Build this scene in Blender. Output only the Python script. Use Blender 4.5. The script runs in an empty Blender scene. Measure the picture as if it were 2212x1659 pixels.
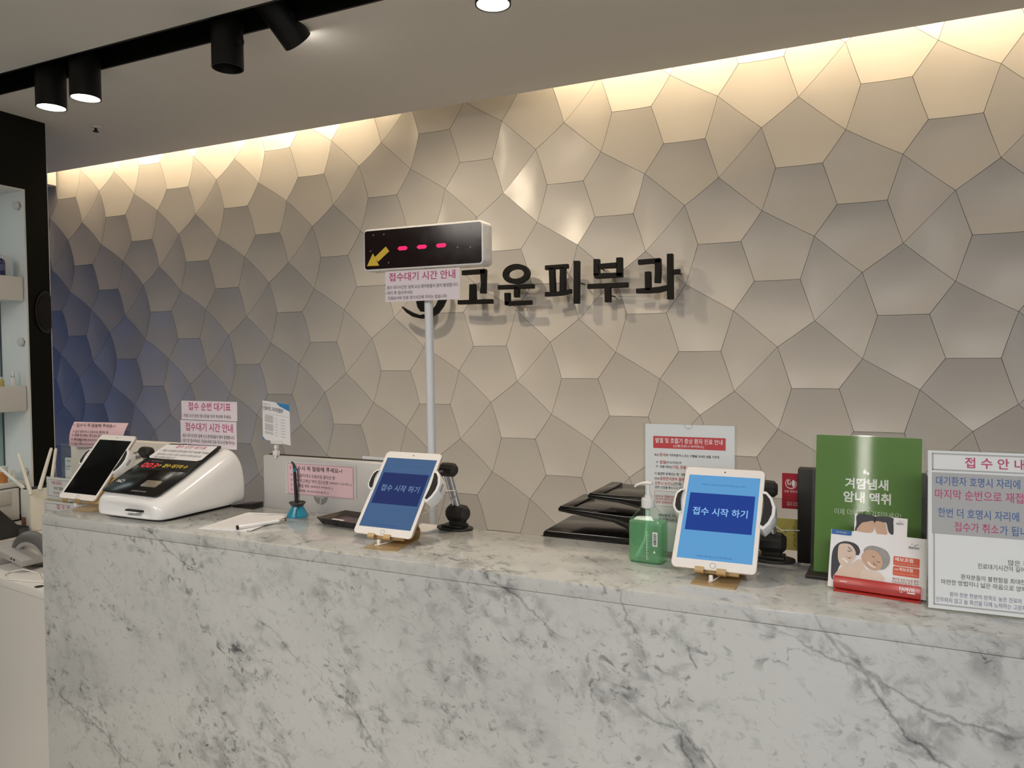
import bpy, bmesh, math, random
import numpy as np
from mathutils import Matrix, Vector, Euler

random.seed(7)
S = bpy.context.scene
COL = S.collection
PI = math.pi
rad = math.radians

# ------------------------------------------------------------------ camera
CAM = bpy.data.cameras.new('camera')
cam = bpy.data.objects.new('camera', CAM)
COL.objects.link(cam)
CAM.sensor_fit = 'HORIZONTAL'
CAM.sensor_width = 36.0
CAM.lens = 36.0 * 1620.0 / 2212.0
CAM.clip_start = 0.02
yaw, pitch, roll = 0.436, -0.0372, -0.0069
fw = Vector((-math.sin(yaw) * math.cos(pitch), math.cos(yaw) * math.cos(pitch), math.sin(pitch)))
r0 = Vector((math.cos(yaw), math.sin(yaw), 0))
u0 = r0.cross(fw)
rv = math.cos(roll) * r0 + math.sin(roll) * u0
uv_ = -math.sin(roll) * r0 + math.cos(roll) * u0
cam.matrix_world = Matrix(((rv.x, uv_.x, -fw.x, 0.0), (rv.y, uv_.y, -fw.y, 0.0), (rv.z, uv_.z, -fw.z, 1.556), (0, 0, 0, 1)))
S.camera = cam

# ------------------------------------------------------------------ world, lights, exposure
S.view_settings.view_transform = 'Standard'
S.view_settings.look = 'None'
S.view_settings.gamma = 1.0
S.view_settings.use_curve_mapping = False
S.view_settings.exposure = 0.0
W = bpy.data.worlds.new('world')
S.world = W
W.use_nodes = True
W.node_tree.nodes['Background'].inputs[0].default_value = (0.75, 0.85, 1.0, 1)
W.node_tree.nodes['Background'].inputs[1].default_value = 0.15


def aim(o, d):
    o.rotation_euler = Vector(d).to_track_quat('-Z', 'Y').to_euler()


def area(name, loc, d, sx, sy, power, color, spread=180.0):
    l = bpy.data.lights.new(name, 'AREA')
    l.shape = 'RECTANGLE'
    l.size, l.size_y = sx, sy
    l.energy = power
    l.color = color
    l.spread = rad(spread)
    o = bpy.data.objects.new(name, l)
    COL.objects.link(o)
    o.location = loc
    aim(o, d)
    return o


def spot(name, loc, d, power, color, angle, blend=0.6, radius=0.03):
    l = bpy.data.lights.new(name, 'SPOT')
    l.energy = power
    l.color = color
    l.spot_size = rad(angle)
    l.spot_blend = blend
    l.shadow_soft_size = radius
    o = bpy.data.objects.new(name, l)
    COL.objects.link(o)
    o.location = loc
    aim(o, d)
    return o


WARM = (1.0, 0.78, 0.50)
NEUT = (1.0, 0.93, 0.84)
# LED strips lying in the cove above the back wall (a dead stretch in between)
area('cove_strip_light', (-3.30, 2.89, 2.85), (0, 1, -0.12), 2.3, 0.03, 13.0, WARM)
area('cove_strip_light', (0.60, 2.89, 2.85), (0, 1, -0.2), 3.6, 0.03, 20.0, WARM)
# general lighting of the waiting room: two ceiling panels tilted towards the counter
area('room_light', (-1.75, -0.7, 2.58), (0, 0.75, -1), 1.5, 0.6, 27.0, NEUT, 110)
area('room_light', (0.65, -0.6, 2.58), (-0.08, 0.75, -1), 1.3, 0.6, 21.0, (1.0, 0.96, 0.94), 110)
# unseen uplight added behind the camera to brighten the ceiling
area('added_ceiling_fill', (-0.8, -2.3, 2.15), (0, 0.25, 1), 2.6, 0.3, 14.0, (1.0, 0.95, 0.88))
# tall window slot in the wall behind the camera
area('window_light', (-0.48, -3.14, 2.0), (0, 1, 0), 0.085, 1.0, 4.0, (1.0, 0.95, 0.86))
# daylight from the entrance at the right
area('daylight', (2.45, -0.6, 1.5), (-1, 0.42, -0.02), 1.6, 2.0, 16.0, (0.62, 0.78, 1.0))
# hidden blue light added in the left passage to tint the wall
area('added_passage_blue', (-4.75, 2.0, 1.25), (0.45, 1, -0.2), 0.7, 0.9, 1.4, (0.05, 0.24, 1.0))
# cool lamps inside the display niche
for zl in (2.295, 1.80, 1.305):
    area('niche_light', (-3.53, 1.80, zl), (0.1, 0.25, -1), 0.10, 0.5, 0.9, (0.80, 0.95, 1.0))

# ------------------------------------------------------------------ materials
MATS = {}


def mat(name, color, rough=0.5, metal=0.0, spec=0.5, noise=0.0, nscale=40.0, bump=0.0, emit=None, estr=0.0, coat=0.0, subsurf=0.0):
    if name in MATS:
        return MATS[name]
    m = bpy.data.materials.new(name)
    m.use_nodes = True
    nt = m.node_tree
    b = nt.nodes['Principled BSDF']
    b.inputs['Base Color'].default_value = (*color, 1)
    b.inputs['Roughness'].default_value = rough
    b.inputs['Metallic'].default_value = metal
    b.inputs['Specular IOR Level'].default_value = spec
    b.inputs['Coat Weight'].default_value = coat
    if emit:
        b.inputs['Emission Color'].default_value = (*emit, 1)
        b.inputs['Emission Strength'].default_value = estr
    tc = nt.nodes.new('ShaderNodeTexCoord')
    nz = nt.nodes.new('ShaderNodeTexNoise')
    nz.inputs['Scale'].default_value = nscale
    nz.inputs['Detail'].default_value = 4
    nt.links.new(tc.outputs['Object'], nz.inputs['Vector'])
    if noise > 0:
        mr = nt.nodes.new('ShaderNodeMapRange')
        mr.inputs['To Min'].default_value = 1 - noise
        mr.inputs['To Max'].default_value = 1 + noise
        nt.links.new(nz.outputs['Fac'], mr.inputs['Value'])
        mx = nt.nodes.new('ShaderNodeMix')
        mx.data_type = 'RGBA'
        mx.blend_type = 'MULTIPLY'
        mx.inputs['Factor'].default_value = 1
        mx.inputs['A'].default_value = (*color, 1)
        nt.links.new(mr.outputs['Result'], mx.inputs['B'])
        nt.links.new(mx.outputs['Result'], b.inputs['Base Color'])
    mr2 = nt.nodes.new('ShaderNodeMapRange')
    mr2.inputs['To Min'].default_value = max(0.0, rough - 0.04)
    mr2.inputs['To Max'].default_value = min(1.0, rough + 0.04)
    nt.links.new(nz.outputs['Fac'], mr2.inputs['Value'])
    nt.links.new(mr2.outputs['Result'], b.inputs['Roughness'])
    if bump > 0:
        bp = nt.nodes.new('ShaderNodeBump')
        bp.inputs['Strength'].default_value = bump
        bp.inputs['Distance'].default_value = 0.002
        nt.links.new(nz.outputs['Fac'], bp.inputs['Height'])
        nt.links.new(bp.outputs['Normal'], b.inputs['Normal'])
    MATS[name] = m
    return m


def sheet_glass(name, tint=(0.97, 0.99, 0.98), refl=1.0):
    """thin clear plastic: see-through with a fresnel reflection"""
    if name in MATS:
        return MATS[name]
    m = bpy.data.materials.new(name)
    m.use_nodes = True
    nt = m.node_tree
    nt.nodes.remove(nt.nodes['Principled BSDF'])
    out = nt.nodes['Material Output']
    tr = nt.nodes.new('ShaderNodeBsdfTransparent')
    tr.inputs[0].default_value = (*tint, 1)
    gl = nt.nodes.new('ShaderNodeBsdfGlossy')
    gl.inputs['Roughness'].default_value = 0.05
    # Schlick reflection, the same from both sides of the sheet
    ge = nt.nodes.new('ShaderNodeNewGeometry')
    dt = nt.nodes.new('ShaderNodeVectorMath')
    dt.operation = 'DOT_PRODUCT'
    nt.links.new(ge.outputs['Incoming'], dt.inputs[0])
    nt.links.new(ge.outputs['Normal'], dt.inputs[1])

    def M(o, x, y):
        q = nt.nodes.new('ShaderNodeMath')
        q.operation = o
        for k, v in enumerate((x, y)):
            if isinstance(v, (int, float)):
                q.inputs[k].default_value = v
            else:
                nt.links.new(v, q.inputs[k])
        return q
    inv = M('SUBTRACT', 1.0, M('ABSOLUTE', dt.outputs['Value'], 0).outputs[0])
    mt = M('MULTIPLY', M('ADD', M('MULTIPLY', M('POWER', inv.outputs[0], 5.0).outputs[0], 0.96).outputs[0], 0.04).outputs[0], refl)
    mx = nt.nodes.new('ShaderNodeMixShader')
    nt.links.new(mt.outputs[0], mx.inputs[0])
    nt.links.new(tr.outputs[0], mx.inputs[1])
    nt.links.new(gl.outputs[0], mx.inputs[2])
    nt.links.new(mx.outputs[0], out.inputs[0])
    MATS[name] = m
    return m


def marble():
    m = bpy.data.materials.new('grey_veined_marble')
    m.use_nodes = True
    nt = m.node_tree
    L = nt.links.new
    N = nt.nodes.new
    b = nt.nodes['Principled BSDF']
    tc = N('ShaderNodeTexCoord')
    # rotate so that the texture's x runs down the slanting grain
    mp = N('ShaderNodeMapping')
    mp.inputs['Rotation'].default_value = (rad(20), rad(-42), rad(25))
    L(tc.outputs['Object'], mp.inputs['Vector'])

    def noise(scale, detail, rough, sx=1.0, dist=0.0, off=0.0):
        q = N('ShaderNodeMapping')
        q.inputs['Scale'].default_value = (sx, 1, 1)
        q.inputs['Location'].default_value = (off, off * 0.7, -off)
        L(mp.outputs[0], q.inputs['Vector'])
        n = N('ShaderNodeTexNoise')
        n.inputs['Scale'].default_value = scale
        n.inputs['Detail'].default_value = detail
        n.inputs['Roughness'].default_value = rough
        n.inputs['Distortion'].default_value = dist
        L(q.outputs[0], n.inputs['Vector'])
        return n.outputs['Fac']

    def rng(v, a, b_, c, d):
        r = N('ShaderNodeMapRange')
        r.interpolation_type = 'SMOOTHSTEP'
        for k, x in zip(('From Min', 'From Max', 'To Min', 'To Max'), (a, b_, c, d)):
            r.inputs[k].default_value = x
        L(v, r.inputs['Value'])
        return r.outputs['Result']

    def op(o, x, y):
        q = N('ShaderNodeMath')
        q.operation = o
        for k, v in enumerate((x, y)):
            if isinstance(v, (int, float)):
                q.inputs[k].default_value = v
            else:
                L(v, q.inputs[k])
        return q.outputs[0]
    cloud = rng(noise(3.6, 4, 0.6, 0.6), 0.42, 0.70, 0.0, 1.0)               # broad grey clouds
    patch = rng(noise(7.0, 4, 0.62, 0.55, 0.5, 3.1), 0.44, 0.68, 0.0, 1.0)   # where the specks gather
    fine = noise(44.0, 3, 0.55, 0.55, 0.8, 1.7)
    specks = rng(fine, 0.57, 0.71, 0.0, 1.0)
    mottle = rng(noise(24.0, 4, 0.62, 0.65, 0.6, 4.4), 0.44, 0.68, 0.0, 1.0)
    pepper = rng(noise(70.0, 2, 0.5, 0.6, 0.7, 5.0), 0.62, 0.71, 0.0, 1.0)
    vein_n = noise(1.5, 5, 0.52, 0.16, 0.15, 7.7)
    vdist = op('ABSOLUTE', op('SUBTRACT', vein_n, 0.5), 0)
    vgate = rng(noise(2.6, 2, 0.5, 0.4, 0, 9.0), 0.54, 0.68, 0.0, 1.0)
    vein = op('MULTIPLY', rng(vdist, 0.0, 0.0045, 1.0, 0.0), vgate)
    halo = op('MULTIPLY', op('MULTIPLY', rng(vdist, 0.0, 0.03, 1.0, 0.0), vgate), mottle)
    sx = N('ShaderNodeSeparateXYZ')
    L(tc.outputs['Object'], sx.inputs[0])
    wob = op('ADD', op('MULTIPLY', op('SUBTRACT', noise(2.6, 3, 0.5, 1, 0, 2.0), 0.5), 0.20), op('MULTIPLY', op('SUBTRACT', noise(17.0, 4, 0.6, 1, 0.3, 6.0), 0.5), 0.045))
    zz = op('SUBTRACT', sx.outputs['Z'], op('MULTIPLY', sx.outputs['Y'], 1.3))
    lines = None
    for x0, z0, m_, wd in ((0.489, 1.076, 1.70, 1.0), (1.501, 1.076, 1.42, 1.0), (2.150, 1.074, 0.95, 1.2), (2.179, 1.027, 3.2, 1.1), (0.02, 0.62, 1.5, 0.9), (1.95, 0.62, 0.45, 0.8)):
        dd = op('SUBTRACT', op('SUBTRACT', sx.outputs['X'], x0), op('MULTIPLY', op('SUBTRACT', z0, zz), m_))
        dd = op('ABSOLUTE', op('ADD', op('MULTIPLY', dd, 1 / math.sqrt(1 + m_ * m_)), wob), 0)
        ln = op('ADD', op('MULTIPLY', rng(dd, 0.0, 0.0045 * wd, 1.0, 0.0), 0.34), op('MULTIPLY', op('MULTIPLY', rng(dd, 0.0, 0.045 * wd, 1.0, 0.0), mottle), 0.42))
        lines = ln if lines is None else op('MAXIMUM', lines, ln)
    lines = op('MULTIPLY', lines, rng(noise(5.0, 3, 0.55, 1, 0, 11.0), 0.36, 0.60, 0.12, 1.0))
    dark = op('MULTIPLY', specks, op('ADD', op('MULTIPLY', patch, 0.45), 0.13))
    dark = op('ADD', dark, op('MULTIPLY', pepper, op('ADD', op('MULTIPLY', patch, 0.22), 0.13)))
    dark = op('ADD', dark, op('MULTIPLY', op('MULTIPLY', mottle, patch), 0.26))
    dark = op('ADD', dark, op('MULTIPLY', op('MULTIPLY', mottle, cloud), 0.14))
    dark = op('ADD', dark, lines)
    dark = op('ADD', dark, op('MULTIPLY', vein, 0.16))
    dark = op('ADD', dark, op('MULTIPLY', halo, 0.16))
    dark = op('ADD', dark, op('MULTIPLY', cloud, 0.10))
    dark = op('MINIMUM', dark, 1.0)
    cr = N('ShaderNodeValToRGB')
    cr.color_ramp.elements[0].position = 0.0
    cr.color_ramp.elements[0].color = (0.56, 0.57, 0.555, 1)
    cr.color_ramp.elements[1].position = 1.0
    cr.color_ramp.elements[1].color = (0.075, 0.078, 0.078, 1)
    e = cr.color_ramp.elements.new(0.25)
    e.color = (0.39, 0.40, 0.39, 1)
    e = cr.color_ramp.elements.new(0.6)
    e.color = (0.22, 0.225, 0.225, 1)
    L(dark, cr.inputs[0])
    L(cr.outputs[0], b.inputs['Base Color'])
    b.inputs['Roughness'].default_value = 0.13
    b.inputs['Specular IOR Level'].default_value = 0.55
    return m


M_MARBLE = marble()
M_WALLTILE = mat('beige_satin_panel', (0.60, 0.57, 0.53), 0.31, noise=0.03, nscale=6)
M_CRACK = mat('dark_joint', (0.05, 0.045, 0.04), 0.8)
M_CEIL = mat('white_ceiling_paint', (0.80, 0.785, 0.755), 0.85, noise=0.02, nscale=8)
M_WALLWHITE = mat('white_wall_paint', (0.75, 0.74, 0.71), 0.7, noise=0.02, nscale=8)
M_FLOOR = mat('beige_floor_tile', (0.56, 0.53, 0.49), 0.3, noise=0.06, nscale=5)
M_BLACK = mat('black_matt_paint', (0.007, 0.0065, 0.005), 0.5, spec=0.3, noise=0.1)
M_BLACKPANEL = mat('black_panel_laminate', (0.005, 0.005, 0.003), 0.40, spec=0.15, noise=0.1)
M_BLACKGLOSS = mat('black_gloss_plastic', (0.010, 0.009, 0.008), 0.16, spec=0.35, noise=0.05)
M_BLACKPL = mat('black_rough_plastic', (0.014, 0.013, 0.012), 0.5, noise=0.1, bump=0.1, nscale=200)
M_WHITEPL = mat('white_plastic', (0.80, 0.79, 0.77), 0.28, noise=0.01)
M_WHITEGLOSS = mat('white_gloss_plastic', (0.82, 0.82, 0.82), 0.15, noise=0.01)
M_PAPER = mat('white_paper', (0.80, 0.79, 0.80), 0.75, noise=0.015, nscale=60)
M_PINKPAPER = mat('pink_paper', (0.76, 0.53, 0.58), 0.6, noise=0.02, nscale=30)
M_PALEPINK = mat('pale_pink_paper', (0.80, 0.72, 0.77), 0.5, noise=0.015, nscale=30)
M_INKBLACK = mat('black_ink', (0.02, 0.02, 0.025), 0.7)
M_INKDARK = mat('dark_grey_ink', (0.06, 0.06, 0.09), 0.7)
M_INKPINK = mat('magenta_ink', (0.52, 0.06, 0.19), 0.7)
M_INKBLUE = mat('blue_ink', (0.05, 0.13, 0.36), 0.7)
M_INKSLATE = mat('slate_blue_ink', (0.10, 0.13, 0.24), 0.7)
M_INKRED = mat('red_ink', (0.55, 0.035, 0.04), 0.7)
M_INKGREY = mat('grey_ink', (0.42, 0.42, 0.44), 0.7)
M_INKWHITE = mat('white_ink', (0.85, 0.85, 0.83), 0.7)
M_ACRYLIC = sheet_glass('clear_acrylic')
M_GOLD = mat('gold_anodised_aluminium', (0.58, 0.42, 0.22), 0.38, metal=0.6, noise=0.02)
M_STEEL = mat('brushed_aluminium', (0.62, 0.62, 0.63), 0.28, metal=0.9, noise=0.03)
M_SILVERPL = mat('silver_plastic', (0.58, 0.57, 0.56), 0.35, metal=0.15, noise=0.02)
M_POLE = mat('white_painted_pole', (0.78, 0.80, 0.84), 0.25, noise=0.01)
M_CLIP = mat('translucent_clip', (0.75, 0.74, 0.72), 0.25, noise=0.02)


# ------------------------------------------------------------------ mesh helpers
class B:
    def __init__(self):
        self.bm = bmesh.new()

    def _add(self, tmp):
        me = bpy.data.meshes.new('tmp')
        tmp.to_mesh(me)
        tmp.free()
        self.bm.from_mesh(me)
        bpy.data.meshes.remove(me)
        return self

    def box(self, x0, y0, z0, x1, y1, z1, bev=0.0, seg=2):
        t = bmesh.new()
        bmesh.ops.create_cube(t, size=1)
        for v in t.verts:
            v.co = Vector((x0 + (v.co.x + .5) * (x1 - x0), y0 + (v.co.y + .5) * (y1 - y0), z0 + (v.co.z + .5) * (z1 - z0)))
        if bev > 0:
            bmesh.ops.bevel(t, geom=list(t.edges), offset=bev, segments=seg, profile=0.5, affect='EDGES')
        return self._add(t)

    def prism(self, poly, a, b, axis='y', bev=0.0, seg=2):
        """polygon extruded along an axis. axis y: poly in (x,z); x: poly in (y,z); z: poly in (x,y)"""
        t = bmesh.new()

        def P(p, h):
            if axis == 'y':
                return (p[0], h, p[1])
            if axis == 'x':
                return (h, p[0], p[1])
            return (p[0], p[1], h)
        A = [t.verts.new(P(p, a)) for p in poly]
        C = [t.verts.new(P(p, b)) for p in poly]
        n = len(poly)
        t.faces.new(A)
        t.faces.new(C[::-1])
        for i in range(n):
            t.faces.new((A[i], C[i], C[(i + 1) % n], A[(i + 1) % n]))
        bmesh.ops.recalc_face_normals(t, faces=list(t.faces))
        if bev > 0:
            bmesh.ops.bevel(t, geom=list(t.edges), offset=bev, segments=seg, profile=0.5, affect='EDGES')
        return self._add(t)

    def poly(self, pts):
        vs = [self.bm.verts.new(p) for p in pts]
        self.bm.faces.new(vs)
        return self

    def lathe(self, prof, c=(0, 0, 0), seg=32, mtx=None, sx=1.0, sy=1.0):
        t = bmesh.new()
        rings = []
        for r, z in prof:
            if r <= 1e-6:
                rings.append([t.verts.new((0, 0, z))])
            else:
                rings.append([t.verts.new((r * sx * math.cos(2 * PI * k / seg), r * sy * math.sin(2 * PI * k / seg), z)) for k in range(seg)])
        for a, b in zip(rings[:-1], rings[1:]):
            for k in range(seg):
                k2 = (k + 1) % seg
                if len(a) == 1 and len(b) == 1:
                    continue
                if len(a) == 1:
                    t.faces.new((a[0], b[k2], b[k]))
                elif len(b) == 1:
                    t.faces.new((a[k], a[k2], b[0]))
                else:
                    t.faces.new((a[k], a[k2], b[k2], b[k]))
        if mtx is not None:
            bmesh.ops.transform(t, matrix=mtx, verts=list(t.verts))
        bmesh.ops.translate(t, vec=Vector(c), verts=list(t.verts))
        bmesh.ops.recalc_face_normals(t, faces=list(t.faces))
        return self._add(t)

    def tube(self, path, r, seg=10, cap=True, flat=None):
        t = bmesh.new()
        P = [Vector(p) for p in path]
        n = len(P)
        rs = r if isinstance(r, (list, tuple)) else [r] * n
        up = Vector((0, 0, 1))
        rings = []
        prev = None
        for i in range(n):
            d = (P[min(i + 1, n - 1)] - P[max(i - 1, 0)]).normalized()
            if prev is None:
                a = d.orthogonal().normalized() if abs(d.dot(up)) > 0.95 else d.cross(up).normalized()
            else:
                a = (prev - d * prev.dot(d)).normalized()
            prev = a
            b = d.cross(a)
            f = flat if flat else 1.0
            rings.append([t.verts.new(P[i] + rs[i] * (math.cos(2 * PI * k / seg) * a + f * math.sin(2 * PI * k / seg) * b)) for k in range(seg)])
        for A, C in zip(rings[:-1], rings[1:]):
            for k in range(seg):
                t.faces.new((A[k], A[(k + 1) % seg], C[(k + 1) % seg], C[k]))
        if cap:
            t.faces.new(rings[0][::-1])
            t.faces.new(rings[-1])
        bmesh.ops.recalc_face_normals(t, faces=list(t.faces))
        return self._add(t)

    def strip(self, prof, th, x0, x1):
        """sheet of thickness th following a (y,z) profile, extruded in x"""
        P = [Vector((0, p[0], p[1])) for p in prof]
        L, R = [], []
        for i in range(len(P)):
            d = (P[min(i + 1, len(P) - 1)] - P[max(i - 1, 0)]).normalized()
            nrm = Vector((0, -d.z, d.y)) * th / 2
            L.append((P[i] + nrm).yz)
            R.append((P[i] - nrm).yz)
        t = bmesh.new()
        rows = []
        for x in (x0, x1):
            rows.append(([t.verts.new((x, p[0], p[1])) for p in L], [t.verts.new((x, p[0], p[1])) for p in R]))
        (a, b), (c, d) = rows
        n = len(P)
        for i in range(n - 1):
            t.faces.new((a[i], a[i + 1], c[i + 1], c[i]))
            t.faces.new((b[i + 1], b[i], d[i], d[i + 1]))
            t.faces.new((a[i + 1], a[i], b[i], b[i + 1]))
            t.faces.new((c[i], c[i + 1], d[i + 1], d[i]))
        t.faces.new((a[0], c[0], d[0], b[0]))
        t.faces.new((a[-1], b[-1], d[-1], c[-1]))
        bmesh.ops.recalc_face_normals(t, faces=list(t.faces))
        return self._add(t)

    def rrect(self, x0, y0, x1, y1, r, z0, z1, seg=6, bev=0.0):
        """rounded rectangle slab in the xy plane"""
        return self.prism(rr(x0, y0, x1, y1, r, seg), z0, z1, 'z', bev)

    def flat(self, poly, z):
        return self.poly([(p[0], p[1], z) for p in poly])

    def build(self, name, m, parent=None, ang=35, label=None):
        me = bpy.data.meshes.new(name)
        bmesh.ops.remove_doubles(self.bm, verts=list(self.bm.verts), dist=1e-7)
        self.bm.to_mesh(me)
        self.bm.free()
        for p in me.polygons:
            p.use_smooth = True
        me.set_sharp_from_angle(angle=rad(ang))
        me.materials.append(m)
        o = bpy.data.objects.new(name, me)
        COL.objects.link(o)
        if parent:
            o.parent = parent
        if label:
            o['label'] = label
        return o


def rr(x0, y0, x1, y1, r, seg=6):
    pts = []
    for cx, cy, a0 in ((x1 - r, y0 + r, -90), (x1 - r, y1 - r, 0), (x0 + r, y1 - r, 90), (x0 + r, y0 + r, 180)):
        for k in range(seg + 1):
            a = rad(a0 + 90 * k / seg)
            pts.append((cx + r * math.cos(a), cy + r * math.sin(a)))
    return pts


def ell(cx, cy, rx, ry, n=28, a0=0, a1=360):
    return [(cx + rx * math.cos(rad(a0 + (a1 - a0) * k / n)), cy + ry * math.sin(rad(a0 + (a1 - a0) * k / n))) for k in range(n)]


def soft(P, n=5):
    """closed Catmull-Rom through the corner points, for printed shapes"""
    out = []
    m = len(P)
    for i in range(m):
        a, b, c, d = (Vector(P[(i + k) % m]) for k in (-1, 0, 1, 2))
        for k in range(n):
            t = k / n
            out.append(tuple(0.5 * ((2 * b) + (c - a) * t + (2 * a - 5 * b + 4 * c - d) * t * t + (3 * b - a - 3 * c + d) * t ** 3)))
    return out


def tag(o, label, cat, group=None):
    o['label'] = label
    o['category'] = cat
    if group:
        o['group'] = group
    return o


def thing(name, label, cat, loc=(0, 0, 0), rotz=0.0, group=None):
    o = bpy.data.objects.new(name, None)
    COL.objects.link(o)
    o.empty_display_size = 0.05
    o.location = loc
    o.rotation_euler = (0, 0, rotz)
    return tag(o, label, cat, group)


def leaning(name, label, cat, loc, yaw_deg, tilt_deg, group=None):
    """an Empty whose local xy plane is a sheet: x along its lower edge, y up the sheet, z out of its face"""
    o = thing(name, label, cat, loc, 0, group)
    o.rotation_euler = (Matrix.Rotation(rad(yaw_deg), 3, 'Z') @ Matrix.Rotation(rad(90 - tilt_deg), 3, 'X')).to_euler()
    return o


def struct(o):
    o['kind'] = 'structure'
    return o


_TXT = {}


def glyphs(s, bold, res=3):
    """outline mesh of a string as (verts, faces) fitted to its own bounds"""
    key = (s, bold)
    if key in _TXT:
        return _TXT[key]
    c = bpy.data.curves.new('t', 'FONT')
    c.body = s
    c.size = 1.0
    c.resolution_u = res
    c.offset = bold
    o = bpy.data.objects.new('t', c)
    me = bpy.data.meshes.new_from_object(o)
    V = [(v.co.x, v.co.y) for v in me.vertices]
    F = [tuple(p.vertices) for p in me.polygons]
    bpy.data.objects.remove(o)
    bpy.data.curves.remove(c)
    bpy.data.meshes.remove(me)
    _TXT[key] = (V, F)
    return V, F


def lettering(name, items, m, parent, z=0.0004, bold=0.0, shear=0.0, label=None, thick=0.0):
    """items: (string, x0, y0, x1, y1); each line of writing is fitted into its box; shear drops y per x"""
    verts, faces = [], []
    for it in items:
        s, x0, y0, x1, y1 = it[:5]
        V, F = glyphs(s, bold)
        if not V:
            continue
        ax, bx = min(v[0] for v in V), max(v[0] for v in V)
        ay, by = min(v[1] for v in V), max(v[1] for v in V)
        k = len(verts)
        kx, ky = (x1 - x0) / max(bx - ax, 1e-6), (y1 - y0) / max(by - ay, 1e-6)
        for v in V:
            X = x0 + (v[0] - ax) * kx
            verts.append((X, y0 + (v[1] - ay) * ky + shear * X, z))
        faces += [tuple(i + k for i in f) for f in F]
    me = bpy.data.meshes.new(name)
    me.from_pydata(verts, [], faces)
    me.materials.append(m)
    o = bpy.data.objects.new(name, me)
    COL.objects.link(o)
    o.parent = parent
    if label:
        o['label'] = label
    return o


# ------------------------------------------------------------------ the setting
CEIL = 2.636
WY = 3.05          # plane of the back wall

struct(B().box(-5.3, -3.3, -0.06, 2.7, 3.2, 0.0).build('floor', M_FLOOR))

c = B()
c.box(-5.3, -3.3, CEIL, 2.7, 1.797, CEIL + 0.10)
c.box(-5.3, 1.930, CEIL, 2.7, 2.853, CEIL + 0.10)
c.box(-5.3, 1.70, CEIL + 0.17, 2.7, 2.05, CEIL + 0.20)
c.box(-5.3, 2.05, 2.95, 2.7, 3.2, 3.0)
c.box(-5.3, 2.02, CEIL + 0.10, 2.7, 2.05, 3.0)
struct(c.build('ceiling', M_CEIL))
t = B()
t.box(-5.3, 1.792, CEIL - 0.001, 2.7, 1.800, CEIL + 0.165)
t.box(-5.3, 1.927, CEIL - 0.001, 2.7, 1.935, CEIL + 0.165)
t.box(-5.3, 1.792, CEIL + 0.155, 2.7, 1.935, CEIL + 0.168)
t.box(-5.3, 1.855, CEIL + 0.12, 2.7, 1.875, CEIL + 0.156)
struct(t.build('trim_1', M_BLACK))
struct(B().box(2.6, -3.3, 0, 2.7, 3.2, 3.0).build('wall_right', M_WALLWHITE))
struct(B().box(-5.3, -3.3, 0, 2.7, -3.2, 3.0).build('wall_front', M_WALLWHITE))
struct(B().box(-5.3, 2.2, 0, -5.2, 3.2, 3.0).build('wall_passage', M_BLACKPANEL))
# boxed duct above the far end of the tiled wall
struct(B().box(-5.2, 2.45, 2.622, -4.5, 3.04, 2.95).build('trim_2', M_WALLWHITE))

# black display wall at the left with a white niche sunk into it
X0 = -3.4
w = B()
w.box(-3.80, -3.2, 0, X0, 1.20, CEIL)
w.box(-3.80, 2.152, 0, X0, 2.252, CEIL)
w.box(-3.80, 1.20, 2.317, X0, 2.152, CEIL)
w.box(-3.80, 1.20, 0, X0, 2.152, 0.842)
w.box(-3.80, 1.20, 0.842, -3.66, 2.152, 2.317)
struct(w.build('wall_left', M_BLACKPANEL))
struct(B().box(X0 - 0.004, 2.2525, 0, X0 + 0.001, 2.2550, 2.45).build('trim_3', M_WALLWHITE))
n = B()
n.box(-3.655, 2.144, 0.845, X0 - 0.001, 2.1515, 2.3165)
n.box(-3.655, 1.2, 2.309, X0 - 0.001, 2.144, 2.3165)
n.box(-3.6599, 1.2, 0.845, -3.64, 2.144, 2.309)
struct(n.build('trim_4', M_WALLWHITE))


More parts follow.
